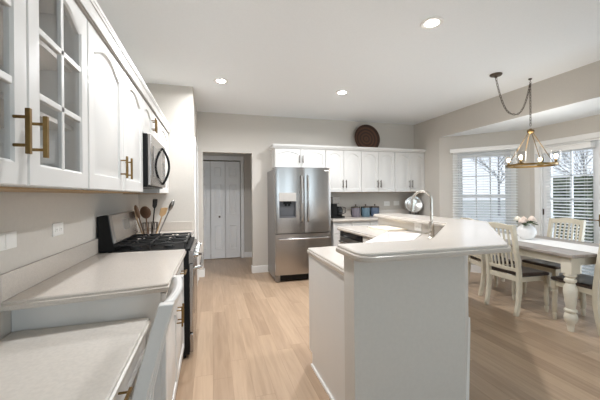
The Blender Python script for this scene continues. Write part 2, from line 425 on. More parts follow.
# wall behind the camera with two wide windows
wk = MB()
for a, b, c, d in ((WX, 0.2, 0, CZ), (0.2, 1.5, 0, .5), (0.2, 1.5, 2.3, CZ), (1.5, 2.1, 0, CZ), (2.1, 3.4, 0, .5), (2.1, 3.4, 2.3, CZ), (3.4, RX, 0, CZ)):
    wk.box((a, YB - .12, c), (b, YB, d))
struct('wall_front', wk, MT['wall'])
for k, xa in enumerate((0.2, 2.1)):
    wf = MB()
    wf.box((xa, YB - .1, .5), (xa + .06, YB - .02, 2.3)); wf.box((xa + 1.24, YB - .1, .5), (xa + 1.3, YB - .02, 2.3)); wf.box((xa + .06, YB - .1, .5), (xa + 1.24, YB - .02, .56)); wf.box((xa + .06, YB - .1, 2.24), (xa + 1.24, YB - .02, 2.3)); wf.box((xa + .06, YB - .08, 1.38), (xa + 1.24, YB - .04, 1.42))
    struct(f'window_{k+3}', wf, MT['vinyl'])

# --- bay walls (local x along the wall, local y inward-> -outward)
def bay_wall(name, A, B, holes):
    A3 = Vector((A.x, A.y, 0)); d = (B - A); L = d.length; d.normalize(); nin = Vector((d.y, -d.x, 0))     # to the right of A->B
    xf = frame(A3, Vector((d.x, d.y, 0)), nin)       # local -y faces the room
    mb = MB(xf); x = 0.0
    for (s0, s1, z0, z1) in holes:
        mb.box((x, 0, 0), (s0, .12, BAYZ + .04))
        if z0 > 0: mb.box((s0, 0, 0), (s1, .12, z0))
        mb.box((s0, 0, z1), (s1, .12, BAYZ + .04)); x = s1
    mb.box((x, 0, 0), (L, .12, BAYZ + .04))
    struct(name, mb, MT['wall'])
    return xf, L
xfA, LA = bay_wall('wall_bay_far', P0, P1, [(0.29, 1.065, 0.56, 2.06)])
xfO, LO = bay_wall('wall_bay_outer', P1, P2, [(0.16, 1.72, 0.0, 2.06)])
xfN, LN = bay_wall('wall_bay_near', P2, P3, [(0.25, 1.03, 0.56, 2.06)])

def window(name, xf, s0, s1, z0, z1):
    fr = MB(xf); w = .035
    fr.box((s0, .02, z0), (s0 + w, .11, z1)); fr.box((s1 - w, .02, z0), (s1, .11, z1)); fr.box((s0 + w, .02, z0), (s1 - w, .11, z0 + w)); fr.box((s0 + w, .02, z1 - w), (s1 - w, .11, z1))
    zm = 1.30
    o = struct(name, fr, MT['vinyl'])
    for (za, zb, yy) in ((z0 + w, zm + .035, .045), (zm - .035, z1 - w, .072)):
        sa, sb = s0 + w, s1 - w; t = .04
        sm = MB(xf); sm.box((sa, yy, za), (sa + t, yy + .025, zb)); sm.box((sb - t, yy, za), (sb, yy + .025, zb)); sm.box((sa + t, yy, za), (sb - t, yy + .025, za + .055)); sm.box((sa + t, yy, zb - .055), (sb - t, yy + .025, zb))
        so = obj('sash', sm, MT['vinyl'], o)
        mm = MB(xf); ga, gb = sa + t, sb - t
        for k in (1, 2): x = ga + (gb - ga) * k / 3; mm.box((x - .011, yy + .004, za + .055), (x + .011, yy + .02, zb - .055))
        zc = (za + zb) / 2; mm.box((ga, yy + .004, zc - .011), (gb, yy + .02, zc + .011))
        obj('muntins', mm, MT['vinyl'], so)
        obj('pane', MB(xf).box((ga, yy + .010, za + .055), (gb, yy + .014, zb - .055)), MT['winglass'], so)
    cs = MB(xf); cs.box((s0 - .07, -.018, z0 - .07), (s0, 0, z1 + .07)); cs.box((s1, -.018, z0 - .07), (s1 + .07, 0, z1 + .07)); cs.box((s0, -.018, z1), (s1, 0, z1 + .07)); cs.box((s0, -.03, z0 - .07), (s1, 0, z0))
    obj('casing', cs, MT['trim'], o)
    return o
window('window_1', xfA, .29, 1.065, .56, 2.06)
window('window_2', xfN, .25, 1.03, .56, 2.06)

def blind(label, xf, s0, s1, ztop, zbot, yc=-.06, tilt=radians(14), valance=True, vz=.065, vs=.03):
    c = xf @ Vector(((s0 + s1) / 2, yc, zbot))
    th = thing('window_blind', label, 'blind', c)
    vm = MB(xf); vm.box((s0 - vs, yc - .05, ztop - vz), (s1 + vs, yc - .035, ztop)); vm.box((s0 - vs, yc - .062, ztop - .018), (s1 + vs, yc - .035, ztop + .004))
    vm.box((s0 - vs, yc - .035, ztop - vz), (s0 - vs + .014, yc + .04, ztop)); vm.box((s1 + vs - .014, yc - .035, ztop - vz), (s1 + vs, yc + .04, ztop))
    obj('valance', vm, MT['trim'], th, bevel=.003)
    obj('headrail', MB(xf).box((s0, yc - .025, ztop - .05), (s1, yc + .03, ztop - .01)), MT['blind'], th)
    sl = MB(xf); z = ztop - .085; hw = .024
    while z > zbot + .05:
        a = Vector((0, -hw * cos(tilt), -hw * sin(tilt))); n = Vector((0, sin(tilt), -cos(tilt))) * .0015
        ls = []
        for sx in (s0, s1):
            ls.append([Vector((sx, yc, z)) + a + n, Vector((sx, yc, z)) - a + n, Vector((sx, yc, z)) - a - n, Vector((sx, yc, z)) + a - n])
        sl.loops(ls); z -= .044
    obj('slats', sl, MT['blind'], th)
    obj('bottom_rail', MB(xf).box((s0, yc - .025, zbot), (s1, yc + .025, zbot + .018)), MT['blind'], th)
    cd = MB(xf)
    for f in (.12, .5, .88):
        for yy in (-.026, .026): cd.cyl((s0 + (s1 - s0) * f, yc + yy, zbot), (s0 + (s1 - s0) * f, yc + yy, ztop - .05), .0012, 5)
    obj('cords', cd, MT['blind'], th)
    return th
blind('white slatted blind over the bay window behind the white island corner', xfA, .215, 1.15, 2.115, .54, yc=-.075)

# patio door in the outer bay wall: two leaves
def leaf(name, s0, s1, handle_side):
    t = .11
    m = MB(xfO); m.box((s0, .03, .02), (s0 + t, .075, 2.03)); m.box((s1 - t, .03, .02), (s1, .075, 2.03)); m.box((s0 + t, .03, .02), (s1 - t, .075, .24)); m.box((s0 + t, .03, 1.93), (s1 - t, .075, 2.03))
    o = struct(name, m, MT['vinyl'], bevel=.003)
    g0, g1 = s0 + t, s1 - t
    obj('pane', MB(xfO).box((g0, .05, .24), (g1, .056, 1.93)), MT['winglass'], o)
    mm = MB(xfO); mm.box(((g0 + g1) / 2 - .012, .04, .24), ((g0 + g1) / 2 + .012, .066, 1.93))
    for k in range(1, 5): z = .24 + (1.93 - .24) * k / 5; mm.box((g0, .04, z - .011), (g1, .066, z + .011))
    obj('muntins', mm, MT['vinyl'], o)
    hx = s0 + .045 if handle_side == 'l' else s1 - .03
    hm = MB(xfO); hm.box((hx - .013, .022, .90), (hx + .013, .03, 1.06)); hm.cyl((hx, .028, .985), (hx, -.015, .985), .008, 8); hm.cyl((hx, -.012, .985), (hx + (.1 if handle_side == 'l' else -.1), -.012, .985), .006, 8)
    obj('handle', hm, MT['brass'], o)
    return o
dl = leaf('door_1', .18, .935, 'r')
leaf('door_2', .945, 1.70, 'l')
hg = MB(xfO)
for z in (1.06, .25, 1.85): hg.box((.168, .018, z - .045), (.192, .032, z + .045))
obj('hinges', hg, MT['bronze'], dl)
dc = MB(xfO); dc.box((.085, -.02, 0), (.16, 0, 2.135)); dc.box((1.72, -.02, 0), (1.795, 0, 2.135)); dc.box((.16, -.02, 2.06), (1.72, 0, 2.135)); dc.box((.16, 0.0, 0), (.178, .12, 2.06)); dc.box((1.702, 0, 0), (1.72, .12, 2.06)); dc.box((.178, 0, 2.035), (1.702, .12, 2.06)); dc.box((.178, .0, 0), (1.702, .12, .018))
struct('trim_1', dc, MT['trim'], bevel=.003)
blind('white slatted blind hanging over the glazed patio door with the dark hinge', xfO, .275, .85, 2.015, .2, yc=-.03, vz=.075, vs=.02)

# baseboards
def bb(name, boxes):
    m = MB()
    for a, b in boxes:
        m.box((a[0], a[1], 0), (b[0], b[1], .12))
    return struct(name, m, MT['trim'], bevel=.004)
bb('baseboard_back', [((.68, BY - .016), (1.0, BY)), ((.664, BY - .016), (.68, BY + .12)), ((-.215, BY - .016), (-.135, BY)), ((-.135, BY - .016), (-.12, BY + .12)), ((RX - .3, BY - .016), (RX, BY))])
bb('baseboard_hall', [((.675, 6.784), (1.8, 6.80)), ((-1.3, 6.784), (-.40, 6.80))])
bb('baseboard_right', [((RX - .016, P0.y), (RX, 5.38)), ((RX - .016, YB), (RX, P3.y))])
for nm, xf, L, segs in (('baseboard_bay_far', xfA, LA, [(0, LA)]), ('baseboard_bay_outer', xfO, LO, [(0, .085), (1.795, LO)]), ('baseboard_bay_near', xfN, LN, [(0, LN)])):
    m = MB(xf)
    for a, b in segs: m.box((a, -.016, 0), (b, 0, .12))
    struct(nm, m, MT['trim'])
bb('baseboard_left', [((WX, YB), (WX + .016, .2))])

# hall closet: bifold door of panelled leaves in a white casing
cas = MB().box((.605, 6.78, 0), (.672, 6.80, 2.19)); cas.box((-.39, 6.78, 0), (-.32, 6.80, 2.19)); cas.box((-.32, 6.78, 2.10), (.605, 6.80, 2.19))
struct('trim_2', cas, MT['trim'], bevel=.004)
bf = None
for k, (xa, xb) in enumerate(((-.315, -.029), (-.019, .279), (.287, .593))):
    w = xb - xa; h = 2.08; t = .03
    xf = frame((xa, 6.83, 0), (1, 0, 0), (0, -1, 0)); m = MB(xf); m.box((0, -.0, .012), (w, t, h))
    o = struct('door_3', m, MT['trim']) if bf is None else obj('leaf', m, MT['trim'], bf)
    if bf is None: bf = o
    pm = MB(xf)
    for za, zb in ((.2, .72), (.93, 1.6), (1.74, 1.96)):
        def q(e, y): return [(.07 + e, y, za + e), (w - .07 - e, y, za + e), (w - .07 - e, y, zb - e), (.07 + e, y, zb - e)]
        pm.loops([q(0, .001), q(0, -.010), q(.010, -.012), q(.022, -.001), q(.030, -.001), q(.055, -.009)])
    obj('panels', pm, MT['trim'], o if bf is o else bf)
    if k == 1:
        kb = MB(Matrix.Translation((.158, 6.83, .9)) @ Matrix.Rotation(radians(90), 4, 'X')); kb.lathe([(.006, 0), (.006, .018), (.017, .024), (.019, .034), (.012, .042), (0, .043)], 14)
        obj('knob', kb, MT['bronze'], bf)
# door on the side of the pantry wall
cs2 = MB().box((-.22, 4.36, 0), (-.205, 4.44, 2.14)); cs2.box((-.22, 5.20, 0), (-.205, 5.28, 2.14)); cs2.box((-.22, 4.44, 2.06), (-.205, 5.20, 2.14))
struct('trim_3', cs2, MT['trim'], bevel=.003)
struct('door_4', MB().box((-.222, 4.443, .01), (-.214, 5.197, 2.057)), MT['trim'])

# ================================================================== LEFT RUN
UX = -0.515          # plane of the upper door faces
UF = UX - 0.021      # carcass front
UD = UF - (WX + .002)
Z0, Z1 = 1.38, 2.135
FU, FN = (0, 1, 0), (1, 0, 0)
gL = 'white wall cabinets along the left wall'
# glass cabinet
def glass_cabinet():
    ya, yb = .63, 1.553; w = yb - ya
    xf = frame((UF, ya, 0), FU, FN)
    th = thing('glass_door_cabinet', 'white wall cabinet with arched glass doors divided by muntins', 'cabinet', xf @ Vector((w / 2, UD / 2, Z0)))
    obj('body', carcass_mb(xf, w, UD, Z0, Z1, True), MT['cab'], th)
    obj('underside', MB(xf).box((.004, 0, Z0 - .006), (w - .004, UD, Z0 - .0005)), MT['raw'], th)
    lin = MB(xf); lin.box((.0185, UD - .022, Z0 + .019), (w - .0185, UD - .0185, Z1 - .019))
    obj('back_panel', lin, MT['cab_in'], th)
    for zz in (1.63, 1.88): obj('shelf', MB(xf).box((.0185, .03, zz), (w - .0185, UD - .023, zz + .016)), MT['cab_in'], th)
    for k in range(2):
        dw = w / 2 - .005; h = Z1 - Z0 - .01
        dxf = xf @ Matrix.Translation((k * w / 2 + .0025, -.001, Z0 + .003))
        do = obj('glass_door', glass_door_mb(dxf, dw, h, .05, .062, .05), MT['cab'], th)
        g0, g1 = .066, dw - .066; mm = MB(dxf); xm = dw / 2
        mm.box((xm - .011, -.018, .066), (xm + .011, -.003, h - .058))
        for z in (.285, .492): mm.box((g0, -.018, z - .011), (g1, -.003, z + .011))
        obj('muntins', mm, MT['cab'], do, bevel=.003)
        gm = MB(dxf); gm.box((g0 - .002, -.009, .064), (g1 + .002, -.006, h - .06)); obj('panes', gm, MT['glass'], do)
        pull(do, dxf @ Matrix.Translation((0, -.02, 0)), dw - .070 if k == 0 else .018, .148, .125, True, MT['brass'], r=.006)
glass_cabinet()
cabinet('wall_cabinet', 'white two-door wall cabinet with brass pulls between the glass cabinet and the microwave', (UF, 1.557), FU, FN, 1.118, UD, Z0, Z1, [(0, .56, 'r'), (.56, 1.118, 'l')], group=gL, ms=.07, hin=.04)
cabinet('wall_cabinet', 'short white cabinet with small arched doors above the microwave', (UF, 2.679), FU, FN, .79, UD, 1.853, Z1, [(0, .395, 'r'), (.395, .79, 'l')], group=gL, rise=.04, ms=.05, pull_len=.12, bottom=False)
cabinet('wall_cabinet', 'narrow white wall cabinet between the microwave and the end wall', (UF, 3.473), FU, FN, .70, UD, Z0, Z1, [(0, .70, 'l')], group=gL)

def crown(name, label, xf, w, ret=None):
    prof = [(0.02, 2.1355), (-.004, 2.1355), (-.004, 2.14), (-.008, 2.14), (-.009, 2.150), (-.013, 2.152), (-.016, 2.135), (-.020, 2.167), (-.025, 2.182), (-.029, 2.184), (-.032, 2.196), (-.034, 2.197), (-.034, 2.214), (0.02, 2.214)]
    m = MB(xf); m.loops([[(0, y, z) for y, z in prof], [(w, y, z) for y, z in prof]])
    if ret:
        m.loops([[(-y - .02 if False else y, 0, z) for y, z in prof], [(y, ret, z) for y, z in prof]])
    return single(name, m, MT['cab'], label, 'trim')
crown('crown_moulding', 'white stepped crown moulding along the top of the left cabinets', frame((UX, .40, 0), FU, FN), 3.775)

# base cabinets, counters, splash
BX = -0.225          # plane of base door faces
BF = BX - .021; BD = BF - (WX + .002)
cabinet('base_cabinet', 'white base cabinet with brass pulls between the low desk and the range', (BF, 1.672), FU, FN, 1.045, BD, .10, .874, [(0, .52, 'r'), (.52, 1.045, 'l')], rise=.05, low=False, toe=.1, door_top=.69,
        drawers=[(0, .52, .70, .865), (.52, 1.045, .70, .865)], group='white base cabinets along the left wall')
cabinet('base_cabinet', 'white base cabinet past the range, against the end wall', (BF, 3.49), FU, FN, .686, BD, .10, .874, [(0, .343, 'r'), (.343, .686, 'l')], rise=.05, low=False, toe=.1, door_top=.69,
        drawers=[(0, .686, .70, .865)], group='white base cabinets along the left wall')

def slab(poly, z0, z1, rad=None, lip=.008):
    p = rounded(poly, rad) if rad else poly
    m = MB(); zm = z0 + (z1 - z0) * .55
    a = [(x, y, z0) for x, y in inset(p, .004)]; b = [(x, y, z0 + .006) for x, y in p]; c = [(x, y, zm) for x, y in p]
    d = [(x, y, zm + .004) for x, y in inset(p, lip)]; e = [(x, y, z1 - .005) for x, y in inset(p, lip)]; f = [(x, y, z1) for x, y in inset(p, lip + .005)]
    return m.loops([a, b, c, d, e, f])
CXF = -.203
single('countertop', slab([(WX + .002, 1.575), (CXF, 1.664), (CXF, 2.717), (WX + .002, 2.717)], .875, .914, {1: .02}), MT['quartz'], 'beige quartz worktop in front of the range, beside the low desk', 'countertop', 'quartz worktops on the left wall')
single('countertop', slab([(WX + .002, 3.49), (CXF - .02, 3.49), (CXF - .02, 4.177), (WX + .002, 4.177)], .875, .914), MT['quartz'], 'short beige quartz worktop beyond the range', 'countertop', 'quartz worktops on the left wall')
single('backsplash', MB().box((WX + .001, .30, .7605), (WX + .02, 1.572, 1.027)), MT['quartz'], 'beige splash strip behind the low desk on the left wall', 'backsplash', bevel=.003)
single('backsplash', MB().box((WX + .001, 1.576, .9145), (WX + .02, 2.715, 1.027)), MT['quartz'], 'beige splash strip behind the worktop nearest the range', 'backsplash', bevel=.003)
sp = MB().box((WX + .001, 3.492, .9145), (WX + .02, 4.16, 1.027)); sp.box((WX + .001, 4.16, .9145), (-.24, 4.179, 1.027))
single('backsplash', sp, MT['quartz'], 'beige splash strip turning along the end wall beyond the range', 'backsplash', bevel=.003)

# desk
DX = -.315
th, dxf = cabinet('desk_cabinet', 'low white desk cabinet with an arched door below the near beige worktop', (DX - .021, .30), FU, FN, .62, DX - .021 - WX - .002, .10, .718, [(0, .62, 'r')], rise=.05, low=False, toe=.1, door_top=.56, drawers=[(0, .62, .575, .71)], cat='cabinet')
ax = frame((DX - .021, .923, 0), FU, FN)
ap = thing('desk_drawer_unit', 'white drawer with a brass pull under the low desk top', 'drawer', ax @ Vector((.37, .2, .56)))
obj('case', MB(ax).box((0, 0, .585), (.742, .50, .718)), MT['cab'], ap)
for xa, xb in ((0.0, .742),):
    d2 = ax @ Matrix.Translation((xa + .003, -.001, .588)); h = .125; dw = xb - xa - .006
    def rl(e, y): return [(e, y, e), (dw - e, y, e), (dw - e, y, h - e), (e, y, h - e)]
    dr = obj('drawer', MB(d2).loops([rl(0, 0), rl(0, -.016), rl(.004, -.02), rl(.025, -.02), rl(.03, -.015), rl(.04, -.019)]), MT['cab'], ap)
    pull(dr, d2 @ Matrix.Translation((0, -.02, 0)), dw - .495, h / 2 + .02, .11, False, MT['brass'])
single('countertop', slab([(WX + .002, .28), (-.29, .28), (-.29, 1.668), (WX + .002, 1.668)], .72, .76, {2: .02}), MT['desk_q'], 'low beige worktop in the near left corner, below counter height', 'countertop')

# switch plate and outlet on the left wall (lying sideways)
def plate(label, xf, w, h, kind='outlet', cat='outlet', n=1, name='outlet_plate', group=None):
    th = thing(name, label, cat, xf @ Vector((0, 0, 0)), 0, group)
    obj('plate', MB(xf).box((-w / 2, -.007, -h / 2), (w / 2, 0, h / 2)), MT['lt_plastic'], th, bevel=.002)
    if kind == 'outlet':
        for s in (-1, 1):
            sm = MB(xf); dk = MB(xf)
            cx, cz = (s * w * .2, 0) if w > h else (0, s * h * .2)
            sm.box((cx - .014, -.010, cz - .014), (cx + .014, -.0065, cz + .014))
            for t in (-1, 1): dk.box((cx + t * .005 - .001, -.0105, cz - .004), (cx + t * .005 + .001, -.0099, cz + .005))
            dk.box((cx - .002, -.0105, cz - .010), (cx + .002, -.0099, cz - .007))
            so = obj('socket', sm, MT['lt_plastic'], th, bevel=.002); obj('slots', dk, MT['grey_plastic'], so)
    else:
        for k in range(n):
            cx = (k - (n - 1) / 2) * .046
            obj('rocker', MB(xf).box((cx - .016, -.011, -.033), (cx + .016, -.0065, .033)), MT['lt_plastic'], th, bevel=.003)
    return th
plate('white outlet plate on the left wall above the splash strip', frame((WX, 2.11, 1.164), FU, FN), .125, .074)
plate('white double switch plate on the left wall at the near edge of the picture', frame((WX, 1.62, 1.161), FU, FN), .18, .074, 'switch', 'switch', 2, 'switch_plate')

# ------------------------------------------------------------------ range
def gas_range():
    y0, y1 = 2.722, 3.482; w = y1 - y0
    xf = frame((-.185, y0, 0), FU, FN); D = .665
    th = thing('gas_range', 'stainless gas range with black sides and cast iron grates', 'stove', xf @ Vector((w / 2, D / 2, 0)))
    b = MB(xf); b.box((0, 0, .035), (w, D, .895))
    for sx in (.03, w - .07):
        for sy in (.03, D - .07): b.box((sx, sy, 0), (sx + .04, sy + .04, .035))
    obj('body', b, MT['black'], th, bevel=.003)
    obj('cooktop', MB(xf).box((-.002, -.01, .8955), (w + .002, D - .07, .915)), MT['black'], th, bevel=.006)
    cp = MB(xf); cp.loops([[(0, 0, .79), (0, -.03, .79), (0, -.042, .80), (0, -.03, .89), (0, 0, .895)], [(w, 0, .79), (w, -.03, .79), (w, -.042, .80), (w, -.03, .89), (w, 0, .895)]])
    p = obj('control_panel', cp, MT['steel'], th)
    for k in range(5):
        kx = .09 + k * (w - .18) / 4
        km = MB(xf @ Matrix.Translation((kx, -.036, .845)) @ Matrix.Rotation(radians(90), 4, 'X')); km.lathe([(.026, 0), (.026, .008), (.02, .012), (.018, .036), (.0, .038)], 16)
        obj('knob', km, MT['chrome'], p)
    d = obj('oven_door', MB(xf).box((.004, -.03, .215), (w - .004, -.0005, .785)), MT['steel'], th, bevel=.006)
    obj('oven_window', MB(xf).box((.13, -.032, .33), (w - .13, -.0295, .64)), MT['bglass'], d)
    hm = MB(xf); hm.sweep([(.06, -.03, .735), (.06, -.075, .74), (.075, -.09, .742), (.12, -.093, .742), (w - .12, -.093, .742), (w - .075, -.09, .742), (w - .06, -.075, .74), (w - .06, -.03, .735)], .013, 10)
    obj('door_handle', hm, MT['chrome'], d)
    dr = obj('drawer', MB(xf).box((.004, -.028, .05), (w - .004, -.0005, .205)), MT['steel'], th, bevel=.005)
    for k in range(3):
        g = MB(xf); xa = .015 + k * (w - .03) / 3; xb = xa + (w - .03) / 3 - .006; ya, yb = .02, D - .10; zt = .968; r = .007
        for x in (xa + .01, xb - .01): g.box((x - r, ya, zt - .012), (x + r, yb, zt))
        for y in (ya, (ya + yb) / 2, yb - 2 * r): g.box((xa + .003, y, zt - .012), (xb - .003, y + 2 * r, zt))
        for cy in (ya + (yb - ya) * .27, ya + (yb - ya) * .75):
            cx = (xa + xb) / 2
            for a in range(4):
                dx, dy = cos(a * pi / 2), sin(a * pi / 2)
                g.box((min(cx + dx * .03, cx + dx * .105) - r * abs(dy), min(cy + dy * .03, cy + dy * .12) - r * abs(dx), zt - .010), (max(cx + dx * .03, cx + dx * .105) + r * abs(dy), max(cy + dy * .03, cy + dy * .12) + r * abs(dx), zt + .003))
        for x in (xa + .01, xb - .01):
            for y in (ya + .004, (ya + yb) / 2, yb - .012): g.box((x - r, y, .9145), (x + r, y + .014, zt - .01))
        obj('grate', g, MT['iron'], th, bevel=.0015)
    for cx, cy in ((.13, .17), (.13, .42), (w / 2, .30), (w - .13, .17), (w - .13, .42)):
        bm_ = MB(xf); bm_.lathe([(.05, .9145), (.05, .92), (.038, .922), (.038, .932), (.0, .934)], 18, (cx, cy, 0)); obj('burner', bm_, MT['iron'], th)
    # backguard: black end caps, sloping steel console
    bg = MB(xf); bg.loops([[(x, D - .115, .93), (x, D - .075, 1.20), (x, D - .05, 1.205), (x, D, 1.195), (x, D, .9155), (x, D - .10, .9155)] for x in (0, w)])
    g = obj('backguard', bg, MT['black'], th, bevel=.003)
    con = MB(xf); con.loops([[(x, D - .1315, .985), (x, D - .098, 1.2), (x, D - .07, 1.207), (x, D - .07, 1.2), (x, D - .108, .98)] for x in (.012, w - .012)])
    c2 = obj('console', con, MT['steel'], g)
    slope = (.0335 / .215)
    dm = MB(xf)
    def cpnt(x, z, o): return (x, D - .1315 + (z - .985) * slope - o, z)
    dm.loops([[cpnt(.29, 1.06, .002), cpnt(.47, 1.06, .002), cpnt(.47, 1.15, .002), cpnt(.29, 1.15, .002)], [cpnt(.29, 1.06, -.001), cpnt(.47, 1.06, -.001), cpnt(.47, 1.15, -.001), cpnt(.29, 1.15, -.001)]])
    obj('display', dm, MT['steel_d'], c2)
gas_range()

# ------------------------------------------------------------------ microwave
def microwave():
    y0, y1 = 2.682, 3.466; w = y1 - y0; z0, z1 = 1.425, 1.847
    xf = frame((-.485, y0, 0), FU, FN); D = .372
    th = thing('microwave_oven', 'black and stainless microwave with bowed handle mounted over the range', 'microwave', xf @ Vector((w / 2, D / 2, z0)))
    obj('body', MB(xf).box((0, 0, z0), (w, D, z1)), MT['black'], th, bevel=.003)
    d = obj('door', MB(xf).box((.002, -.028, z0 + .012), (.60, -.0005, z1 - .002)), MT['steel'], th, bevel=.006)
    obj('window', MB(xf).box((.09, -.030, z0 + .085), (.50, -.0275, z1 - .085)), MT['bglass'], d)
    hm = MB(xf); n = 14
    pts = [(.565, -.028 - .062 * sin(pi * k / n) ** .8, z0 + .035 + (z1 - z0 - .07) * k / n) for k in range(n + 1)]
    hm.sweep(pts, .011, 10); obj('handle', hm, MT['black'], d)
    c = obj('control_panel', MB(xf).box((.604, -.028, z0 + .012), (w - .002, -.0005, z1 - .002)), MT['steel'], th, bevel=.005)
    obj('display', MB(xf).box((.63, -.030, z1 - .11), (w - .03, -.0275, z1 - .05)), MT['bglass'], c)
    bt = MB(xf)
    for i in range(3):
        for k in range(5): bt.box((.632 + i * .043, -.030, z0 + .05 + k * .045), (.632 + i * .043 + .034, -.0275, z0 + .05 + k * .045 + .03))
    obj('buttons', bt, MT['grey_plastic'], c)
    vm = MB(xf)
    for k in range(9): vm.box((.05 + k * .075, -.0, z0 - .004), (.05 + k * .075 + .05, .06, z0 - .0005))
    obj('vent', vm, MT['steel_d'], th)
microwave()

# ------------------------------------------------------------------ utensils
def utensil_set():
    cx, cy, zb = -.655, 3.74, .9145
    th = thing('utensil_crock', 'wire utensil holder on the worktop beyond the range', 'utensil holder', (cx, cy, zb))
    m = MB()
    for z, r in ((.004, .066), (.07, .073), (.145, .08)): m.sweep([(cx + r * cos(2 * pi * k / 24), cy + r * sin(2 * pi * k / 24), zb + z) for k in range(24)], .003, 6, closed=True)
    for k in range(16):
        a = 2 * pi * k / 16; m.cyl((cx + .066 * cos(a), cy + .066 * sin(a), zb + .004), (cx + .08 * cos(a), cy + .08 * sin(a), zb + .145), .0035, 5)
    m.lathe([(.0, .0), (.066, .0), (.066, .004), (0, .004)], 20, (cx, cy, zb))
    obj('basket', m, MT['bronze'], th)
    specs = [('wooden_spoon', 'brown wooden spoon with round bowl at the wall side of the utensil holder', 'spoon', -.26, -.06, .29, 'wood_m', 'spoon', .062),
             ('wooden_spoon', 'dark brown wooden spoon leaning toward the range in the utensil holder', 'spoon', -.04, -.30, .29, 'wood_d', 'spoon', .056),
             ('spatula', 'black flat spatula standing up in the utensil holder', 'spatula', .10, -.04, .36, 'black', 'flat', .045),
             ('wooden_spatula', 'light wooden spatula leaning toward the aisle in the utensil holder', 'spatula', .33, -.26, .29, 'wood_l', 'flat', .048),
             ('ladle', 'grey steel ladle with deep bowl at the aisle side of the holder', 'ladle', .42, .02, .37, 'steel_d', 'spoon', .056),
             ('wooden_fork', 'pale wooden fork leaning low over the holder rim', 'fork', -.36, .05, .24, 'wood_l', 'flat', .045)]
    for nm, lb, ct, lx, ly, ln, mm, kind, hr in specs:
        b = Vector((cx + lx * .2, cy + ly * .2, zb + .006)); t = (Vector((lx, ly, 1))).normalized(); tip = b + t * ln
        e = thing(nm, lb, ct, b)
        obj('shaft', MB().sweep([b, b + t * (ln - .05)], .0065, 8), MT[mm], e)
        q = t.to_track_quat('Z', 'Y').to_matrix().to_4x4(); x2 = Matrix.Translation(tip) @ q
        if kind == 'spoon': hd = MB(x2).sphere((0, 0, -.02), hr, 1.0, .4, 1.25)
        else: hd = MB(x2); hd.rsweep([(0, 0, -.065), (0, 0, -.04), (0, 0, .03), (0, 0, .04)], [(.006, .004), (hr * .85, .003), (hr, .0025), (hr * .85, .002)])
        obj('head', hd, MT[mm], e)
utensil_set()

# ================================================================== BACK RUN
BU, BN = (1, 0, 0), (0, -1, 0)
CY = 5.07; CF = CY + .021; CD = BY - .002 - CF
gB = 'white wall cabinets along the back wall'
cabinet('wall_cabinet', 'short white two-door wall cabinet over the refrigerator', (1.02, CF), BU, BN, .894, CD, 1.812, 2.135, [(0, .447, 'r'), (.447, .894, 'l')], rise=.035, handle='bronze', group=gB, ms=.05, bottom=False)
names = ['white two-door wall cabinet above the coffee maker, next to the refrigerator', 'white two-door wall cabinet in the middle, above the canisters', 'white two-door wall cabinet nearest the window corner']
for k, (xa, xb) in enumerate(((1.918, 2.602), (2.606, 3.290), (3.294, 3.946))):
    w = xb - xa
    cabinet('wall_cabinet', names[k], (xa, CF), BU, BN, w, CD, 1.39, 2.135, [(0, w / 2, 'r'), (w / 2, w, 'l')], handle='bronze', group=gB, pull_len=.14, rise=.05)
cr = MB(frame((.965, CY, 0), BU, BN)); prof = [(0.02, 2.1355), (-.006, 2.1355), (-.010, 2.145), (-.024, 2.158), (-.034, 2.172), (-.037, 2.182), (-.037, 2.20), (0.02, 2.20)]
cr.loops([[(.018, y, z) for y, z in prof], [(2.98, y, z) for y, z in prof]])
cr.box((.018, .02, 2.15), (.052, BY - CY - .003, 2.20))
single('crown_moulding', cr, MT['cab'], 'white crown moulding along the top of the back wall cabinets', 'trim')

bnames = ['white base cabinet with drawer between the refrigerator and the other base units', 'white base cabinet below the mauve canister', 'white base cabinet below the blue canisters', 'white base cabinet at the window corner of the back wall']
edges = [1.93, 2.27, 2.62, 3.28, 3.945]
for k in range(4):
    xa, xb = edges[k], edges[k + 1] - .004; w = xb - xa
    ds = [(0, w, 'r')] if w < .5 else [(0, w / 2, 'r'), (w / 2, w, 'l')]
    cabinet('base_cabinet', bnames[k], (xa, 4.80), BU, BN, w, .598, .10, .898, ds, rise=.0, handle='bronze', low=False, toe=.1, door_top=.69, drawers=[(0, w, .70, .865)], group='white base cabinets along the back wall', pull_len=.12)
single('countertop', slab([(1.92, 4.755), (3.945, 4.755), (3.945, 5.398), (1.92, 5.398)], .899, .938), MT['quartz'], 'beige quartz worktop along the back wall beside the refrigerator', 'countertop')
single('backsplash', MB().box((1.925, 5.38, .9385), (3.944, 5.399, 1.04)), MT['quartz'], 'beige splash strip behind the canisters on the back wall', 'backsplash', bevel=.003)
plate('white outlet plate on the back wall just right of the canisters', frame((3.315, BY, 1.165), BU, BN), .125, .09)
plate('white switch plate on the back wall beside the round silver platter', frame((3.53, BY, 1.17), BU, BN), .125, .09, 'switch', 'switch', 2, 'switch_plate')
plate('white outlet plate on the back wall behind the coffee maker', frame((2.20, BY, 1.20), BU, BN), .075, .12)

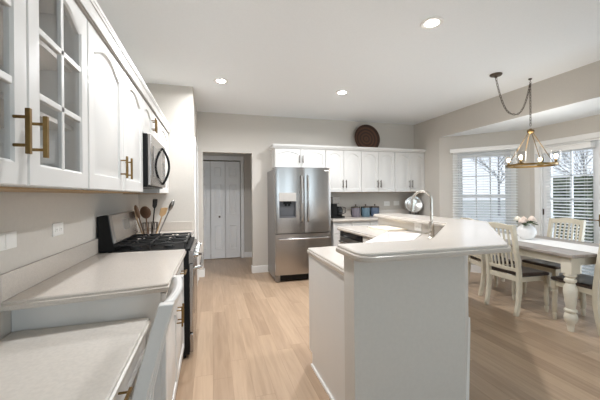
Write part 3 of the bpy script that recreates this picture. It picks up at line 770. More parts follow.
# ------------------------------------------------------------------ refrigerator
def fridge():
    x0, x1 = .935, 1.845; w = x1 - x0; yf = 4.655
    xf = frame((x0, yf + .07, 0), BU, BN)
    th = thing('refrigerator', 'stainless french door refrigerator with ice dispenser and bottom freezer', 'refrigerator', xf @ Vector((w / 2, .33, 0)))
    b = MB(xf); b.box((0.003, 0, .03), (w - .003, .63, 1.755)); b.box((.05, .03, 0), (.12, .09, .03)); b.box((w - .12, .03, 0), (w - .05, .09, .03)); b.box((.05, .5, 0), (.12, .56, .03)); b.box((w - .12, .5, 0), (w - .05, .56, .03))
    obj('body', b, MT['grey_plastic'], th, bevel=.004)
    obj('grille', MB(xf).box((.07, -.02, .02), (w - .01, 0, .105)), MT['black'], th)
    obj('foot_cover', MB(xf).box((.004, -.035, .004), (.075, -.0, .105)), MT['steel_d'], th, bevel=.006)
    obj('hinge_cover', MB(xf).box((.02, -.05, 1.756), (.14, .1, 1.775)), MT['steel_d'], th, bevel=.004)
    mid = .467
    # left door with the dispenser recess cut out
    hx0, hx1, hz0, hz1 = .062, .328, 1.0, 1.255
    def front(x0, x1, z0, z1, hole=None, bulge=.012, e=.008):
        n = 16; xs = [x0 + (x1 - x0) * k / n for k in range(n + 1)]; zs = [z0, z1]
        if hole: xs = sorted([x for x in xs if min(abs(x - hole[0]), abs(x - hole[1])) > .012] + [hole[0], hole[1]]); zs = [z0, hole[2], hole[3], z1]
        def y(x):
            f = (x - x0) / (x1 - x0); c = min(1, min(f, 1 - f) * (x1 - x0) / .02); return -.058 - bulge * (1 - (2 * f - 1) ** 2) - .004 * (1 - (1 - c) ** 2)
        m = MB(xf); vs = [(x, y(x), z) for z in zs for x in xs]; nx = len(xs); fs = []
        for r_ in range(len(zs) - 1):
            for k in range(nx - 1):
                if hole and r_ == 1 and xs[k] >= hole[0] - 1e-6 and xs[k + 1] <= hole[1] + 1e-6: continue
                fs.append((r_ * nx + k, r_ * nx + k + 1, (r_ + 1) * nx + k + 1, (r_ + 1) * nx + k))
        top = (len(zs) - 1) * nx; o = len(vs); vs += [(x0, -.002, z0), (x1, -.002, z0), (x1, -.002, z1), (x0, -.002, z1)]
        fs += [[o, o + 1] + list(range(nx))[::-1], [o + 3, o + 2] + [top + k for k in range(nx)][::-1]]
        fs += [[o] + [r_ * nx for r_ in range(len(zs))] + [o + 3], [o + 1] + [r_ * nx + nx - 1 for r_ in range(len(zs))] + [o + 2], [o, o + 1, o + 2, o + 3]]
        if hole:
            q = len(vs); hh = [(hole[0], hole[2]), (hole[1], hole[2]), (hole[1], hole[3]), (hole[0], hole[3])]
            ia, ib = xs.index(hole[0]), xs.index(hole[1])
            vs += [(x, -.02, z) for x, z in hh]
            edges = [list(range(nx + ia, nx + ib + 1)), [nx + ib, 2 * nx + ib], list(range(2 * nx + ia, 2 * nx + ib + 1))[::-1], [2 * nx + ia, nx + ia]]
            for k, ed in enumerate(edges): fs.append(ed + [q + (k + 1) % 4, q + k])
            fs.append([q, q + 1, q + 2, q + 3])
        return m.add(vs, fs)
    l = obj('door', front(0.0, mid - .003, .757, 1.78, (hx0, hx1, hz0, hz1)), MT['steel'], th)
    obj('dispenser_panel', MB(xf).box((hx0 - .004, -.075, hz1 - .002), (hx1 + .004, -.069, hz1 + .13)), MT['disp'], l, bevel=.002)
    rc = MB(xf); rc.box((hx0, -.03, hz0), (hx1, -.0195, hz1)); rc.box((hx0, -.0705, hz0), (hx0 + .008, -.02, hz1)); rc.box((hx1 - .008, -.0705, hz0), (hx1, -.02, hz1)); rc.box((hx0, -.0715, hz0), (hx1, -.02, hz0 + .014))
    obj('dispenser_recess', rc, MT['recess'], l)
    nz = MB(xf); nz.box((hx0 + .07, -.06, hz1 - .045), (hx0 + .195, -.03, hz1)); nz.box((hx0 + .09, -.045, hz1 - .075), (hx0 + .125, -.03, hz1 - .045)); nz.box((hx0 + .145, -.045, hz1 - .075), (hx0 + .18, -.03, hz1 - .045))
    obj('dispenser_nozzle', nz, MT['black'], l, bevel=.003)
    r = obj('door', front(mid + .003, w, .757, 1.78), MT['steel'], th)
    obj('badge', MB(xf).box((.80, -.072, 1.728), (.875, -.062, 1.742)), MT['lt_plastic'], r)
    fz = obj('freezer_drawer', front(0.0, w, .115, .745), MT['steel'], th)
    for door, hx in ((l, mid - .05), (r, mid + .05)):
        n = 12; pts = [(hx, -.068, .93), (hx, -.10, .945)] + [(hx, -.108 - .022 * sin(pi * k / n), .965 + (1.62 - .965) * k / n) for k in range(n + 1)] + [(hx, -.10, 1.64), (hx, -.068, 1.655)]
        obj('handle', MB(xf).sweep(pts, .0125, 10), MT['chrome'], door)
    n = 12; pts = [(.045, -.068, .668), (.055, -.10, .67)] + [(.07 + (w - .14) * k / n, -.108 - .02 * sin(pi * k / n), .67) for k in range(n + 1)] + [(w - .055, -.10, .67), (w - .045, -.068, .668)]
    obj('handle', MB(xf).sweep(pts, .0125, 10), MT['chrome'], fz)
fridge()

# ------------------------------------------------------------------ things on the back counter
ZC = .9385
def coffee():
    x, y = 2.13, 5.12
    th = thing('coffee_maker', 'black coffee maker with a glass carafe beside the refrigerator', 'coffee maker', (x, y, ZC))
    m = MB(); m.box((x - .11, y - .10, ZC), (x + .12, y + .12, ZC + .035)); m.box((x - .11, y - .09, ZC + .035), (x - .02, y + .12, ZC + .25))
    obj('base', m, MT['black'], th, bevel=.006)
    obj('brew_head', MB().box((x - .115, y - .10, ZC + .25), (x + .02, y + .12, ZC + .37)), MT['steel'], th, bevel=.008)
    c = MB(); c.lathe([(.05, .0355), (.062, .06), (.064, .14), (.045, .185), (.04, .2), (0, .2)], 20, (x + .055, y, ZC)); ca = obj('carafe', c, MT['bglass'], th)
    obj('carafe_handle', MB().sweep([(x + .10, y - .03, ZC + .19), (x + .145, y - .055, ZC + .18), (x + .145, y - .055, ZC + .09), (x + .11, y - .035, ZC + .07)], .008, 8), MT['black'], ca)
coffee()
def canister(x, m, label):
    y = 5.18
    th = thing('canister', label, 'canister', (x, y, ZC), 0, 'lidded canisters on the back worktop')
    obj('jar', MB().lathe([(.0, 0), (.078, 0), (.082, .01), (.083, .155), (.078, .165), (0, .165)], 24, (x, y, ZC)), MT[m], th)
    lid = obj('lid', MB().lathe([(.084, .1655), (.086, .172), (.082, .186), (.03, .196), (0, .197)], 24, (x, y, ZC)), MT['bronze'], th)
    obj('knob', MB().lathe([(.008, .1965), (.008, .208), (.015, .214), (.014, .228), (0, .231)], 12, (x, y, ZC)), MT['bronze'], lid)
    s = MB()
    s.sweep([(x - .083, y - .012, ZC + .175), (x - .096, y - .012, ZC + .15), (x - .096, y - .012, ZC + .05), (x - .083, y - .012, ZC + .03)], .008, 8)
    obj('clasp', s, MT['black'], th)
canister(2.535, 'can_a', 'mauve grey canister, first of three from the coffee maker')
canister(2.735, 'can_b', 'teal canister standing between the mauve and slate blue ones')
canister(2.925, 'can_c', 'slate blue canister at the window end of the row')
def platter():
    x, y = 3.755, 5.17
    th = thing('silver_platter', 'round silver platter on a dark stand in the worktop corner', 'platter', (x, y, ZC))
    q = Matrix.Translation((x, y, ZC + .205)) @ Matrix.Rotation(radians(-22), 4, 'Z') @ Matrix.Rotation(radians(78), 4, 'X')
    obj('dish', MB(q).lathe([(0, .0), (.10, 0), (.118, .012), (.155, .022), (.16, .026), (.156, .030), (.116, .02), (.098, .008), (0, .008)], 40), MT['silver'], th)
    obj('rim', MB(q).sweep([(.16 * cos(2 * pi * k / 40), .16 * sin(2 * pi * k / 40), .024) for k in range(40)], .007, 8, closed=True), MT['steel_d'], th)
    s = MB(Matrix.Translation((x, y, ZC)) @ Matrix.Rotation(radians(-22), 4, 'Z'))
    for sx in (-1, 1):
        s.sweep([(sx * .07, -.075, .08), (sx * .07, -.07, .006), (sx * .06, .09, .006)], .006, 8)
        s.sweep([(sx * .07, -.068, .06), (sx * .06, .02, .075), (sx * .04, .085, .28)], .006, 8)
    s.sweep([(-.06, .09, .006), (.06, .09, .006)], .006, 8); s.sweep([(-.04, .085, .28), (.04, .085, .28)], .006, 8); s.sweep([(-.06, .09, .006), (-.04, .085, .28)], .005, 8); s.sweep([(.06, .09, .006), (.04, .085, .28)], .005, 8)
    obj('easel', s, MT['black'], th)
platter()
ZC = .9145
bk = MB().lathe([(0, 0), (.20, .0), (.245, .02), (.265, .05), (.268, .056), (.26, .060), (.235, .032), (.195, .012), (0, .012)], 40)
o = obj('woven_basket_tray', bk, MT['coil']); o.data.transform(Matrix.Rotation(radians(90), 4, 'X')); o.location = (2.845, 5.345, 2.405); o.rotation_euler = (radians(-6), 0, 0)
tag(o, 'round dark brown woven tray leaning on the wall above the back cabinets', 'basket')

# ================================================================== ISLAND
ISL = thing('kitchen_island', 'greige panelled kitchen island with white cabinet end under the raised bar', 'island', (1.4, 2.0, 0))
outer = [(.70, 1.456), (1.395, 1.456), (2.45, 2.511), (2.45, 3.90)]
inner = [(2.255, 3.90), (2.255, 2.486), (1.350, 1.581), (.70, 1.581)]
obj('half_wall', MB().prism(outer + inner, 0, 1.0275), MT['wall'], ISL)
def off(d): return [(.70, 1.456 - d), (1.395 + d * .414, 1.456 - d), (2.45 + d, 2.511 - d * .414), (2.45 + d, 3.90)]
o1 = off(.0005); o2 = off(.015)
obj('baseboard', MB().prism(o2 + o1[::-1], 0, .115), MT['trim'], ISL)
lowp = [(.77, 1.583), (1.349, 1.583), (2.253, 2.487), (2.253, 3.23), (1.685, 3.23), (1.685, 2.91), (1.245, 2.455), (.77, 2.40)]
obj('cabinet_body', MB().prism(lowp, .1, .872), MT['cab'], ISL)
toe = [(.77, 1.583), (1.349, 1.583), (2.253, 2.487), (2.253, 3.23), (1.745, 3.23), (1.745, 2.935), (1.28, 2.40), (.77, 2.34)]
obj('toe_kick', MB().prism(toe, 0, .0995), MT['cab'], ISL)
obj('side_panel', MB().box((.755, 1.583, 0.0), (.7695, 2.33, .872)).box((.755, 2.33, .1), (.7695, 2.405, .872)), MT['cab'], ISL)
obj('shoe_moulding', MB().box((.742, 1.583, 0), (.7545, 2.33, .02)), MT['trim'], ISL)
obj('end_panel', MB().box((1.665, 3.875, 0), (2.253, 3.895, .872)), MT['cab'], ISL)
# doors on the working faces
def isl_door(A, B, z0=.115, z1=.69):
    A = Vector((A[0], A[1], 0)); B = Vector((B[0], B[1], 0)); d = (B - A); L = d.length; d.normalize(); n = Vector((d.y, -d.x, 0))
    xf = frame(A, d, n)
    d1 = obj('door', door_mb(xf @ Matrix.Translation((.004, -.001, z0)), L - .008, z1 - z0, .04, .05, .05), MT['cab'], ISL)
    pull(d1, xf @ Matrix.Translation((.004, -.021, z0)), L - .05, z1 - z0 - .12, .12, True, MT['bronze'])
    h = .16; dw = L - .008; x2 = xf @ Matrix.Translation((.004, -.001, .70))
    def rl(e, y): return [(e, y, e), (dw - e, y, e), (dw - e, y, h - e), (e, y, h - e)]
    d2 = obj('drawer', MB(x2).loops([rl(0, 0), rl(0, -.016), rl(.004, -.02), rl(.025, -.02), rl(.03, -.015), rl(.04, -.019)]), MT['cab'], ISL)
    pull(d2, x2 @ Matrix.Translation((0, -.02, 0)), dw / 2, h / 2, .11, False, MT['bronze'])
isl_door((1.685, 3.23), (1.685, 2.925)); isl_door((1.67, 2.895), (1.26, 2.47)); isl_door((1.235, 2.4545), (.78, 2.4015))
# lower counter (with the sink cut out)
cpoly = [(.738, 1.583), (1.349, 1.583), (2.2535, 2.4875), (2.2535, 3.93), (1.635, 3.93), (1.635, 2.875), (1.265, 2.505), (1.20, 2.475), (.745, 2.44)]
ctop = slab(cpoly, .873, .914, {0: 0, 8: .03, 4: .03})
T1 = Vector((cos(pi / 4), sin(pi / 4))); N1 = Vector((cos(pi / 4), -sin(pi / 4)))
S0 = Vector((1.445, 2.69)) + T1 * .20
def sp2(t, n): p = S0 + T1 * t + N1 * n; return (p.x, p.y)
s_t0, s_t1, s_n0, s_n1 = -.40, .40, .035, .40
lower = single('countertop', ctop, MT['quartz'], 'low beige quartz worktop of the island around the sink', 'countertop')
cut = bpy.data.objects.new('cut', bpy.data.meshes.new('cut')); COL.objects.link(cut)
cm = MB().prism([sp2(s_t0 + .012, s_n0 + .012), sp2(s_t1 - .012, s_n0 + .012), sp2(s_t1 - .012, s_n1 - .012), sp2(s_t0 + .012, s_n1 - .012)], .6, 1.0)
def carve(target):
    cme = bpy.data.meshes.new('cutm'); cme.from_pydata([tuple(v) for v in cm.v], [], cm.f); cme.update()
    bmx = bmesh.new(); bmx.from_mesh(cme); bmesh.ops.recalc_face_normals(bmx, faces=bmx.faces); bmx.to_mesh(cme); bmx.free()
    cut.data = cme
    bo = target.modifiers.new('b', 'BOOLEAN'); bo.operation = 'DIFFERENCE'; bo.object = cut; bo.solver = 'EXACT'
    bpy.context.view_layer.update()
    dg = bpy.context.evaluated_depsgraph_get(); new = bpy.data.meshes.new_from_object(target.evaluated_get(dg))
    target.modifiers.remove(bo); target.data = new
carve(lower)
for ch in ISL.children:
    if ch.name.startswith('cabinet_body'): carve(ch)
bpy.data.objects.remove(cut)
sk = MB()
def rect(e, z, grow=0): return [(*sp2(s_t0 + e, s_n0 + e), z), (*sp2(s_t1 - e, s_n0 + e), z), (*sp2(s_t1 - e, s_n1 - e), z), (*sp2(s_t0 + e, s_n1 - e), z)]
sk.loops([rect(.0, .9145), rect(.0, .921), rect(.004, .925), rect(.022, .925), rect(.03, .918), rect(.05, .74), rect(.09, .725)], None, False, True)
sk.loops([rect(.0, .9145), rect(.016, .9145), rect(.024, .735), rect(.06, .717)], None, False, True)
snk = thing('kitchen_sink', 'white rectangular sink set diagonally in the island worktop', 'sink', (*sp2(0, .22), .72))
obj('basin', sk, MT['ceramic'], snk)
dr = MB(); c = sp2(0, .22); dr.lathe([(.035, .7255), (.035, .728), (.02, .727), (0, .726)], 18, (c[0], c[1], 0)); obj('drain', dr, MT['steel'], snk)
# raised bar top
bpoly = [(.670, 1.645), (.664, 1.308), (1.566, 1.308), (2.66, 2.47), (2.63, 3.97), (2.20, 3.97), (2.15, 2.47), (1.305, 1.635)]
single('bar_top', slab(bpoly, 1.028, 1.07, {0: .03, 1: .085, 2: .02, 3: .03, 4: .05, 5: .05}, lip=.010), MT['quartz'], 'raised beige quartz bar top of the island, angled toward the dining table', 'countertop')
# dishwasher
dxf = frame((1.685, 3.872, 0), (0, -1, 0), (-1, 0, 0))
dw = thing('dishwasher', 'black stainless dishwasher under the low island worktop', 'dishwasher', dxf @ Vector((.315, .3, 0)))
obj('body', MB(dxf).box((.0, 0, .1), (.632, .55, .87)), MT['black'], dw)
obj('toe_panel', MB(dxf).box((.0, .06, 0), (.632, .5, .0995)), MT['black'], dw)
d = obj('door', MB(dxf).box((.012, -.028, .11), (.62, -.0005, .79)), MT['steel_d'], dw, bevel=.005)
obj('control_strip', MB(dxf).box((.012, -.028, .795), (.62, -.0005, .862)), MT['bglass'], dw, bevel=.004)
obj('handle', MB(dxf).sweep([(.05, -.027, .735), (.055, -.06, .737), (.09, -.068, .737), (.54, -.068, .737), (.577, -.06, .737), (.582, -.027, .735)], .011, 8), MT['steel'], d)
# faucet
fx, fy = 2.085, 2.585
fc = thing('kitchen_faucet', 'brushed nickel gooseneck faucet standing by the island sink', 'faucet', (fx, fy, ZC))
obj('base', MB().lathe([(0, 0), (.034, 0), (.034, .006), (.027, .012), (.025, .08), (.022, .16), (.0, .162)], 20, (fx, fy, ZC)), MT['nickel'], fc)
dirv = Vector((-.80, .60, 0)); R_ = .085; zc = ZC + .375
pts = [Vector((fx, fy, ZC + .15)), Vector((fx, fy, zc))] + [Vector((fx, fy, zc)) + dirv * (R_ - R_ * cos(a)) + Vector((0, 0, R_ * sin(a))) for a in [pi * k / 12 for k in range(1, 12)]]
pe = Vector((fx, fy, zc)) + dirv * 2 * R_
obj('spout', MB().sweep(pts + [pe], .0125, 12), MT['nickel'], fc)
obj('spray_head', MB().sweep([pe + Vector((0, 0, .004)), pe + dirv * .004 - Vector((0, 0, .05)), pe + dirv * .008 - Vector((0, 0, .11))], [.015, .018, .020], 14), MT['nickel'], fc)
obj('lever', MB().sweep([Vector((fx, fy, ZC + .06)) + Vector((-.02, -.015, 0)), Vector((fx, fy, ZC + .055)) + Vector((-.06, -.035, .0)), Vector((fx, fy, ZC + .05)) + Vector((-.13, -.06, .005))], [.012, .007, .006], 8), MT['nickel'], fc)
# outlet on the bar side wall, cutting board
plate('white outlet plate on the tan island wall beneath the raised bar', frame((2.2547, 3.02, .975), (0, -1, 0), (-1, 0, 0)), .12, .09)
single('cutting_board', MB(Matrix.Translation((2.10, 3.42, 0)) @ Matrix.Rotation(radians(4), 4, 'Z')).box((-.14, -.21, .9145), (.14, .21, .935)), MT['board'], 'pale cutting board lying flat on the low island worktop', 'cutting board', bevel=.004)

# ================================================================== DINING
TR = radians(-5)
TO = Vector((3.255, 2.10, 0)); TW, TL = .98, 1.80
xT = Matrix.Translation(TO) @ Matrix.Rotation(TR, 4, 'Z')
def tp(x, y, z=0): return xT @ Vector((x, y, z))
tb = thing('dining_table', 'cream dining table with grey-washed top and turned legs', 'table', tp(TW / 2, TL / 2), TR)
def tl(mb_name, mb, m, parent=tb, bevel=0): return obj(mb_name, mb, m, parent, bevel, local=True)
lx = Matrix.Translation((-TW / 2, -TL / 2, 0))
tl('tabletop', MB(lx).box((0, 0, .728), (TW, TL, .76)), MT['ttop'], bevel=.006)
ap = MB(lx); ap.box((.06, .06, .645), (TW - .06, .085, .7275)); ap.box((.06, TL - .085, .645), (TW - .06, TL - .06, .7275)); ap.box((.06, .085, .645), (.085, TL - .085, .7275)); ap.box((TW - .085, .085, .645), (TW - .06, TL - .085, .7275))
tl('apron', ap, MT['cream_t'])
prof = [(.0, 0), (.026, 0), (.03, .04), (.03, .07), (.05, .10), (.055, .13), (.05, .165), (.037, .18), (.052, .195), (.052, .21), (.037, .222), (.044, .27), (.057, .37), (.056, .42), (.036, .47), (.05, .485), (.05, .505), (.036, .52), (.052, .54), (.05, .56), (.045, .565), (.0, .566)]
for sx in (.095, TW - .095):
    for sy in (.095, TL - .095):
        m = MB(lx); m.lathe([(r, z) for r, z in prof], 20, (sx, sy, 0)); m.box((sx - .05, sy - .05, .563), (sx + .05, sy + .05, .7275)); tl('leg', m, MT['cream_t'])
# runner
rx0, rx1 = .28, .70
rp = [(-.014, .42), (-.012, .60), (-.012, .735), (-.010, .757), (-.002, .7645), (.02, .7655), (TL - .02, .7655), (TL + .002, .7645), (TL + .010, .757), (TL + .012, .735), (TL + .014, .50)]
rm = MB(xT); tt = .003
lo = []
up_ = [(y, z) for y, z in rp]
dn = []
for i, (y, z) in enumerate(rp):
    a = Vector(rp[max(i - 1, 0)]); b = Vector(rp[min(i + 1, len(rp) - 1)]); t = (b - a).normalized(); n = Vector((t.y, -t.x)); dn.append((y + n.x * tt, z + n.y * tt))
ring = up_ + dn[::-1]
n = len(up_)
for x0, x1 in ((rx0, rx1),):
    vs = [(x0, y, z) for y, z in up_] + [(x0, y, z) for y, z in dn] + [(x1, y, z) for y, z in up_] + [(x1, y, z) for y, z in dn]
    fs = []
    for i in range(n - 1):
        fs += [(i, i + 1, 2 * n + i + 1, 2 * n + i), (n + i, 3 * n + i, 3 * n + i + 1, n + i + 1), (i, n + i, n + i + 1, i + 1), (2 * n + i, 2 * n + i + 1, 3 * n + i + 1, 3 * n + i)]
    fs += [(0, 2 * n, 3 * n, n), (n - 1, 2 * n - 1, 4 * n - 1, 3 * n - 1)]
    rm.add(vs, fs)
single('table_runner', rm, MT['cloth'], 'white cloth runner along the dining table, hanging over its near end', 'table runner', loc=tp(TW / 2, TL / 2, .76))

def make_chair(name, label, cat, paint, seatm, loc, rotz, group=None, W=.43, Hh=1.005, lean=.09, hump=.022, nsl=6, flare=.05, crest_h=.068, rth=.011):
    t = thing(name, label, cat, loc, rotz, group)
    def P(nm, mb, m, bevel=.004): return obj(nm, mb, m, t, bevel, local=True)
    hw = W / 2 - .02; yb = -.20; zs = .44
    def yl(z): return yb - max(0, z - zs) / (Hh - zs) * lean * (0.75 + .25 * (z - zs) / (Hh - zs))
    for s in (-1, 1):
        pts = []; wd = []
        for z in (0, .05, .15, .28, .40, .48, .60, .75, .90, Hh - .005):
            y = yb - flare * max(0, 1 - z / .30) ** 1.6 if z < zs else yl(z)
            pts.append((s * hw, y, z)); wd.append((.019, .024 if z > .2 else .021))
        P('back_post', MB().rsweep(pts, wd), paint)
    for s in (-1, 1):
        lg = MB(); lg.lathe([(0, 0), (.015, 0), (.02, .03), (.021, .06), (.016, .075), (.022, .09), (.025, .14), (.021, .25), (.018, .285), (.024, .295), (.024, .31), (.019, .32), (.0245, .335), (.0, .336)], 14, (s * (hw + .004), .185, 0))
        lg.box((s * (hw + .004) - .022, .163, .333), (s * (hw + .004) + .022, .207, .415)); P('front_leg', lg, paint, 0)
    fr = MB(); z0, z1 = .365, .42
    fr.box((-hw, .175, z0), (hw, .198, z1)); fr.box((-hw, yb - .01, z0), (hw, yb + .012, z1))
    for s in (-1, 1): fr.box((s * hw - .011, yb + .012, z0), (s * hw + .011, .175, z1))
    P('seat_frame', fr, paint, .002)
    ss = MB(); poly = rounded([(-W / 2 + .004, yb + .026), (W / 2 - .004, yb + .026), (W / 2 + .018, .222), (-W / 2 - .018, .222)], {2: .05, 3: .05})
    ss.loops([[(x, y, .421) for x, y in inset(poly, .008)], [(x, y, .43) for x, y in poly], [(x, y, .445) for x, y in poly], [(x, y, .455) for x, y in inset(poly, .02)], [(x, y, .450) for x, y in inset(poly, .07)]])
    P('seat', ss, seatm, 0)
    def rail(za, zb, hmp, th=.011, arch=0.0):
        m = MB(); ls = []
        for k in range(13):
            f = k / 12; x = -hw + .012 + (2 * hw - .024) * f; s = sin(pi * f)
            bow = -.018 * s
            zt = zb + hmp * s ** 1.3; zl = za + arch * s
            ls.append([(x, yl(zl) + bow - th, zl), (x, yl(zl) + bow + th, zl), (x, yl(zt) + bow + th, zt), (x, yl(zt) + bow - th, zt)])
        return m.loops(ls)
    P('crest_rail', rail(Hh - crest_h, Hh - (.012 if hump else .003), hump, th=rth, arch=.012), paint, .004 if hump else .012)
    P('lower_rail', rail(.475, .515, 0), paint)
    for k in range(nsl):
        f = (k + 1) / (nsl + 1); x = -hw + .012 + (2 * hw - .024) * f; s = sin(pi * f); bow = -.018 * s
        pts = [(x, yl(z) + bow, z) for z in (.51, .62, .75, Hh - crest_h + .012 * s + .006)]
        P('slat', MB().rsweep(pts, [(.0095, .006)] * 4), paint, 0)
    return t
gC = 'cream slat-back dining chairs'
chA = make_chair('dining_chair', 'cream slat-back chair tucked under the table, right behind the island corner', 'chair', MT['cream'], MT['seat'], (3.455, 2.815, 0), radians(-91), gC)
dup(chA, (3.70, 3.40, 0), radians(-108), 'cream slat-back chair farthest away, between the island and the bay window', gC)
dup(chA, (3.70, 2.245, 0), radians(-3), 'cream slat-back chair at the near end of the table, cut by the picture edge', gC)
dup(chA, (4.22, 2.98, 0), radians(88), 'cream slat-back chair across the table, in front of the patio door', gC)
make_chair('desk_chair', 'white painted chair pushed up to the low desk at the left', 'chair', MT['cab'], MT['cab'], (-.49, 1.345, 0), radians(90), None, W=.42, Hh=.985, lean=.14, hump=.0, nsl=4, flare=.03, crest_h=.07, rth=.018)

# vase with flowers
vc = tp(.49, .93, .7665)
vs = thing('vase', 'round white ceramic vase on the table runner', 'vase', vc)
obj('pot', MB().lathe([(r * .80, z * .87) for r, z in [(0, 0), (.06, 0), (.075, .008), (.12, .06), (.134, .11), (.12, .165), (.075, .205), (.058, .215), (.062, .225), (.054, .226), (.048, .214), (.07, .195), (.10, .16), (.11, .11), (.10, .06), (.06, .015), (0, .012)]], 32, vc), MT['ceramic'], vs)
fl_specs = [(-.10, -.025, .262, 'petal', 'blush peony leaning over the near island side of the vase'), (.0, -.07, .290, 'petal', 'blush peony in the middle of the vase, standing tallest'), (.10, -.01, .26, 'petal2', 'ivory rose drooping toward the patio door side of the vase'), (-.05, .075, .280, 'petal2', 'ivory rose at the back of the bunch, toward the window'), (.06, .08, .27, 'petal', 'blush peony at the back of the bunch, toward the patio door')]
for dx, dy, dz, pm, lb in fl_specs:
    c = vc + Vector((dx, dy, dz - .022)); b = vc + Vector((dx * .2, dy * .2, .03))
    f = thing('flower', lb, 'flower', b, 0, 'flowers in the white vase')
    bl = MB(); rr = random.Random(dx * 99 + dy)
    for layer, (n, rad, zz, sz) in enumerate(((7, .031, -.006, .021), (6, .021, .007, .019), (4, .010, .016, .015))):
        for k in range(n):
            a = 2 * pi * k / n + layer * .4 + rr.random() * .3
            q = Matrix.Translation((c.x + rad * cos(a), c.y + rad * sin(a), c.z + zz)) @ Matrix.Rotation(a, 4, 'Z') @ Matrix.Rotation(radians(-25), 4, 'Y')
            bl.sphere((0, 0, 0), sz, .38, 1.0, 1.15, 8, 6, q)
    bl.sphere((c.x, c.y, c.z), .025, 1, 1, .9, 10, 7)
    c = c; obj('bloom', bl, MT[pm], f)
    mid = vc + Vector((dx * .25, dy * .25, .21))
    obj('stem', MB().sweep([b, mid, c - Vector((0, 0, .02))], .003, 6), MT['stemm'], f)
    for k in range(3):
        a = rr.random() * 6.28
        q = Matrix.Translation((c.x * .9 + vc.x * .1 + .032 * cos(a), c.y * .9 + vc.y * .1 + .032 * sin(a), c.z - .045)) @ Matrix.Rotation(a, 4, 'Z') @ Matrix.Rotation(radians(15), 4, 'Y')
        obj('leaf', MB(q).sphere((0, 0, 0), .046, 1.0, .5, .1, 8, 5), MT['leaf'], f)

# ------------------------------------------------------------------ chandelier
def chandelier():
    cx, cy, zr = 3.745, 2.86, 1.685; R0 = .25
    th = thing('chandelier', 'brass ring chandelier with clear glass shades over the dining table', 'chandelier', (cx, cy, zr))
    obj('canopy', MB().lathe([(0, 2.7425), (.065, 2.7425), (.066, 2.735), (.055, 2.722), (.02, 2.715), (.012, 2.70), (0, 2.70)], 24, (3.214, 2.858, 0)), MT['bronze'], th)
    hk = MB(); hk.lathe([(0, 2.7425), (.02, 2.7425), (.018, 2.73), (.004, 2.725), (.004, 2.71), (0, 2.71)], 14, (cx, cy, 0))
    hk.sweep([(cx + .014 * sin(a), cy, 2.697 + .014 * cos(a)) for a in [2 * pi * k / 14 for k in range(12)]], .003, 6); obj('ceiling_hook', hk, MT['bronze'], th)
    A0 = radians(59) ; e_ = Vector((.962, -.274)) * cos(A0) + Vector((-.274, -.962)) * sin(A0); A0 = math.atan2(e_.y, e_.x)
    path = []
    A = Vector((3.214, 2.858, 2.70)); B = Vector((cx, cy, 2.69))
    for k in range(61):
        t = k / 60; p = A.lerp(B, t); u = 2 * t - 1; p.z -= .405 * (1 - abs(u) ** 2.6); path.append(p)
    for k in range(1, 30): path.append(Vector((cx, cy, 2.69 - (2.69 - 2.135) * k / 29)))
    # place links by arc length
    ch = MB(); step = .034; acc = 0; last = path[0]; flip = 0; pos = [path[0]]
    for a, b in zip(path, path[1:]):
        d = (b - a).length; s = 0
        while acc + (d - s) >= step:
            s += step - acc; acc = 0; pos.append(a + (b - a) * (s / d))
        acc += d - s
    for a, b in zip(pos, pos[1:]):
        t = (b - a).normalized(); q = t.to_track_quat('Z', 'Y').to_matrix().to_4x4()
        x2 = Matrix.Translation((a + b) / 2) @ q @ Matrix.Rotation(pi / 2 * flip, 4, 'Z'); flip ^= 1
        ch.sweep([(.010 * cos(w), 0, .023 * sin(w)) for w in [2 * pi * k / 10 for k in range(10)]], 0.0032, 5, x2, closed=True)
    obj('chain', ch, MT['bronze'], th)
    hb = MB(); hb.lathe([(0, 2.135), (.012, 2.133), (.012, 2.125), (.03, 2.12), (.038, 2.11), (.038, 2.09), (.03, 2.08), (.012, 2.075), (0, 2.07)], 20, (cx, cy, 0)); obj('hub', hb, MT['brass'], th)
    for k in range(4):
        a = A0 + pi / 4 + 2 * pi * k / 4
        obj('rod', MB().sweep([(cx + .02 * cos(a), cy + .02 * sin(a), 2.09), (cx + (R0 - .005) * cos(a), cy + (R0 - .005) * sin(a), zr + .012)], .004, 8), MT['brass'], th)
    rg = MB(); n = 64; ls = []
    for k in range(n + 1):
        a = 2 * pi * k / n; c_, s_ = cos(a), sin(a)
        ls.append([(cx + (R0 + e) * c_, cy + (R0 + e) * s_, zr + z) for e, z in ((-.012, -.012), (.012, -.012), (.012, .012), (-.012, .012))])
    rg.loops(ls, None, False, False); obj('ring', rg, MT['brass'], th)
    for k in range(4):
        a = A0 + 2 * pi * k / 4; x, y = cx + R0 * cos(a), cy + R0 * sin(a)
        cp = obj('candle_cup', MB().lathe([(0, .012), (.035, .0125), (.036, .018), (.014, .022), (.014, .055), (0, .056)], 16, (x, y, zr)), MT['brass'], th)
        obj('glass_shade', MB().lathe([(.034, .0185), (.046, .03), (.050, .08), (.050, .155), (.0485, .155), (.0485, .08), (.0445, .032), (.034, .0215)], 20, (x, y, zr)), MT['shade'], cp)
        obj('bulb', MB().lathe([(.009, .0565), (.010, .062), (.017, .078), (.019, .09), (.016, .104), (.008, .112), (0, .114)], 14, (x, y, zr)), MT['bulb'], cp)
    ld = bpy.data.lights.new('glow', 'POINT'); ld.energy = 6; ld.color = (1, .94, .86); ld.shadow_soft_size = .18
    lo = bpy.data.objects.new('glow', ld); COL.objects.link(lo); lo.parent = th; lo.location = (0, 0, .22)
chandelier()

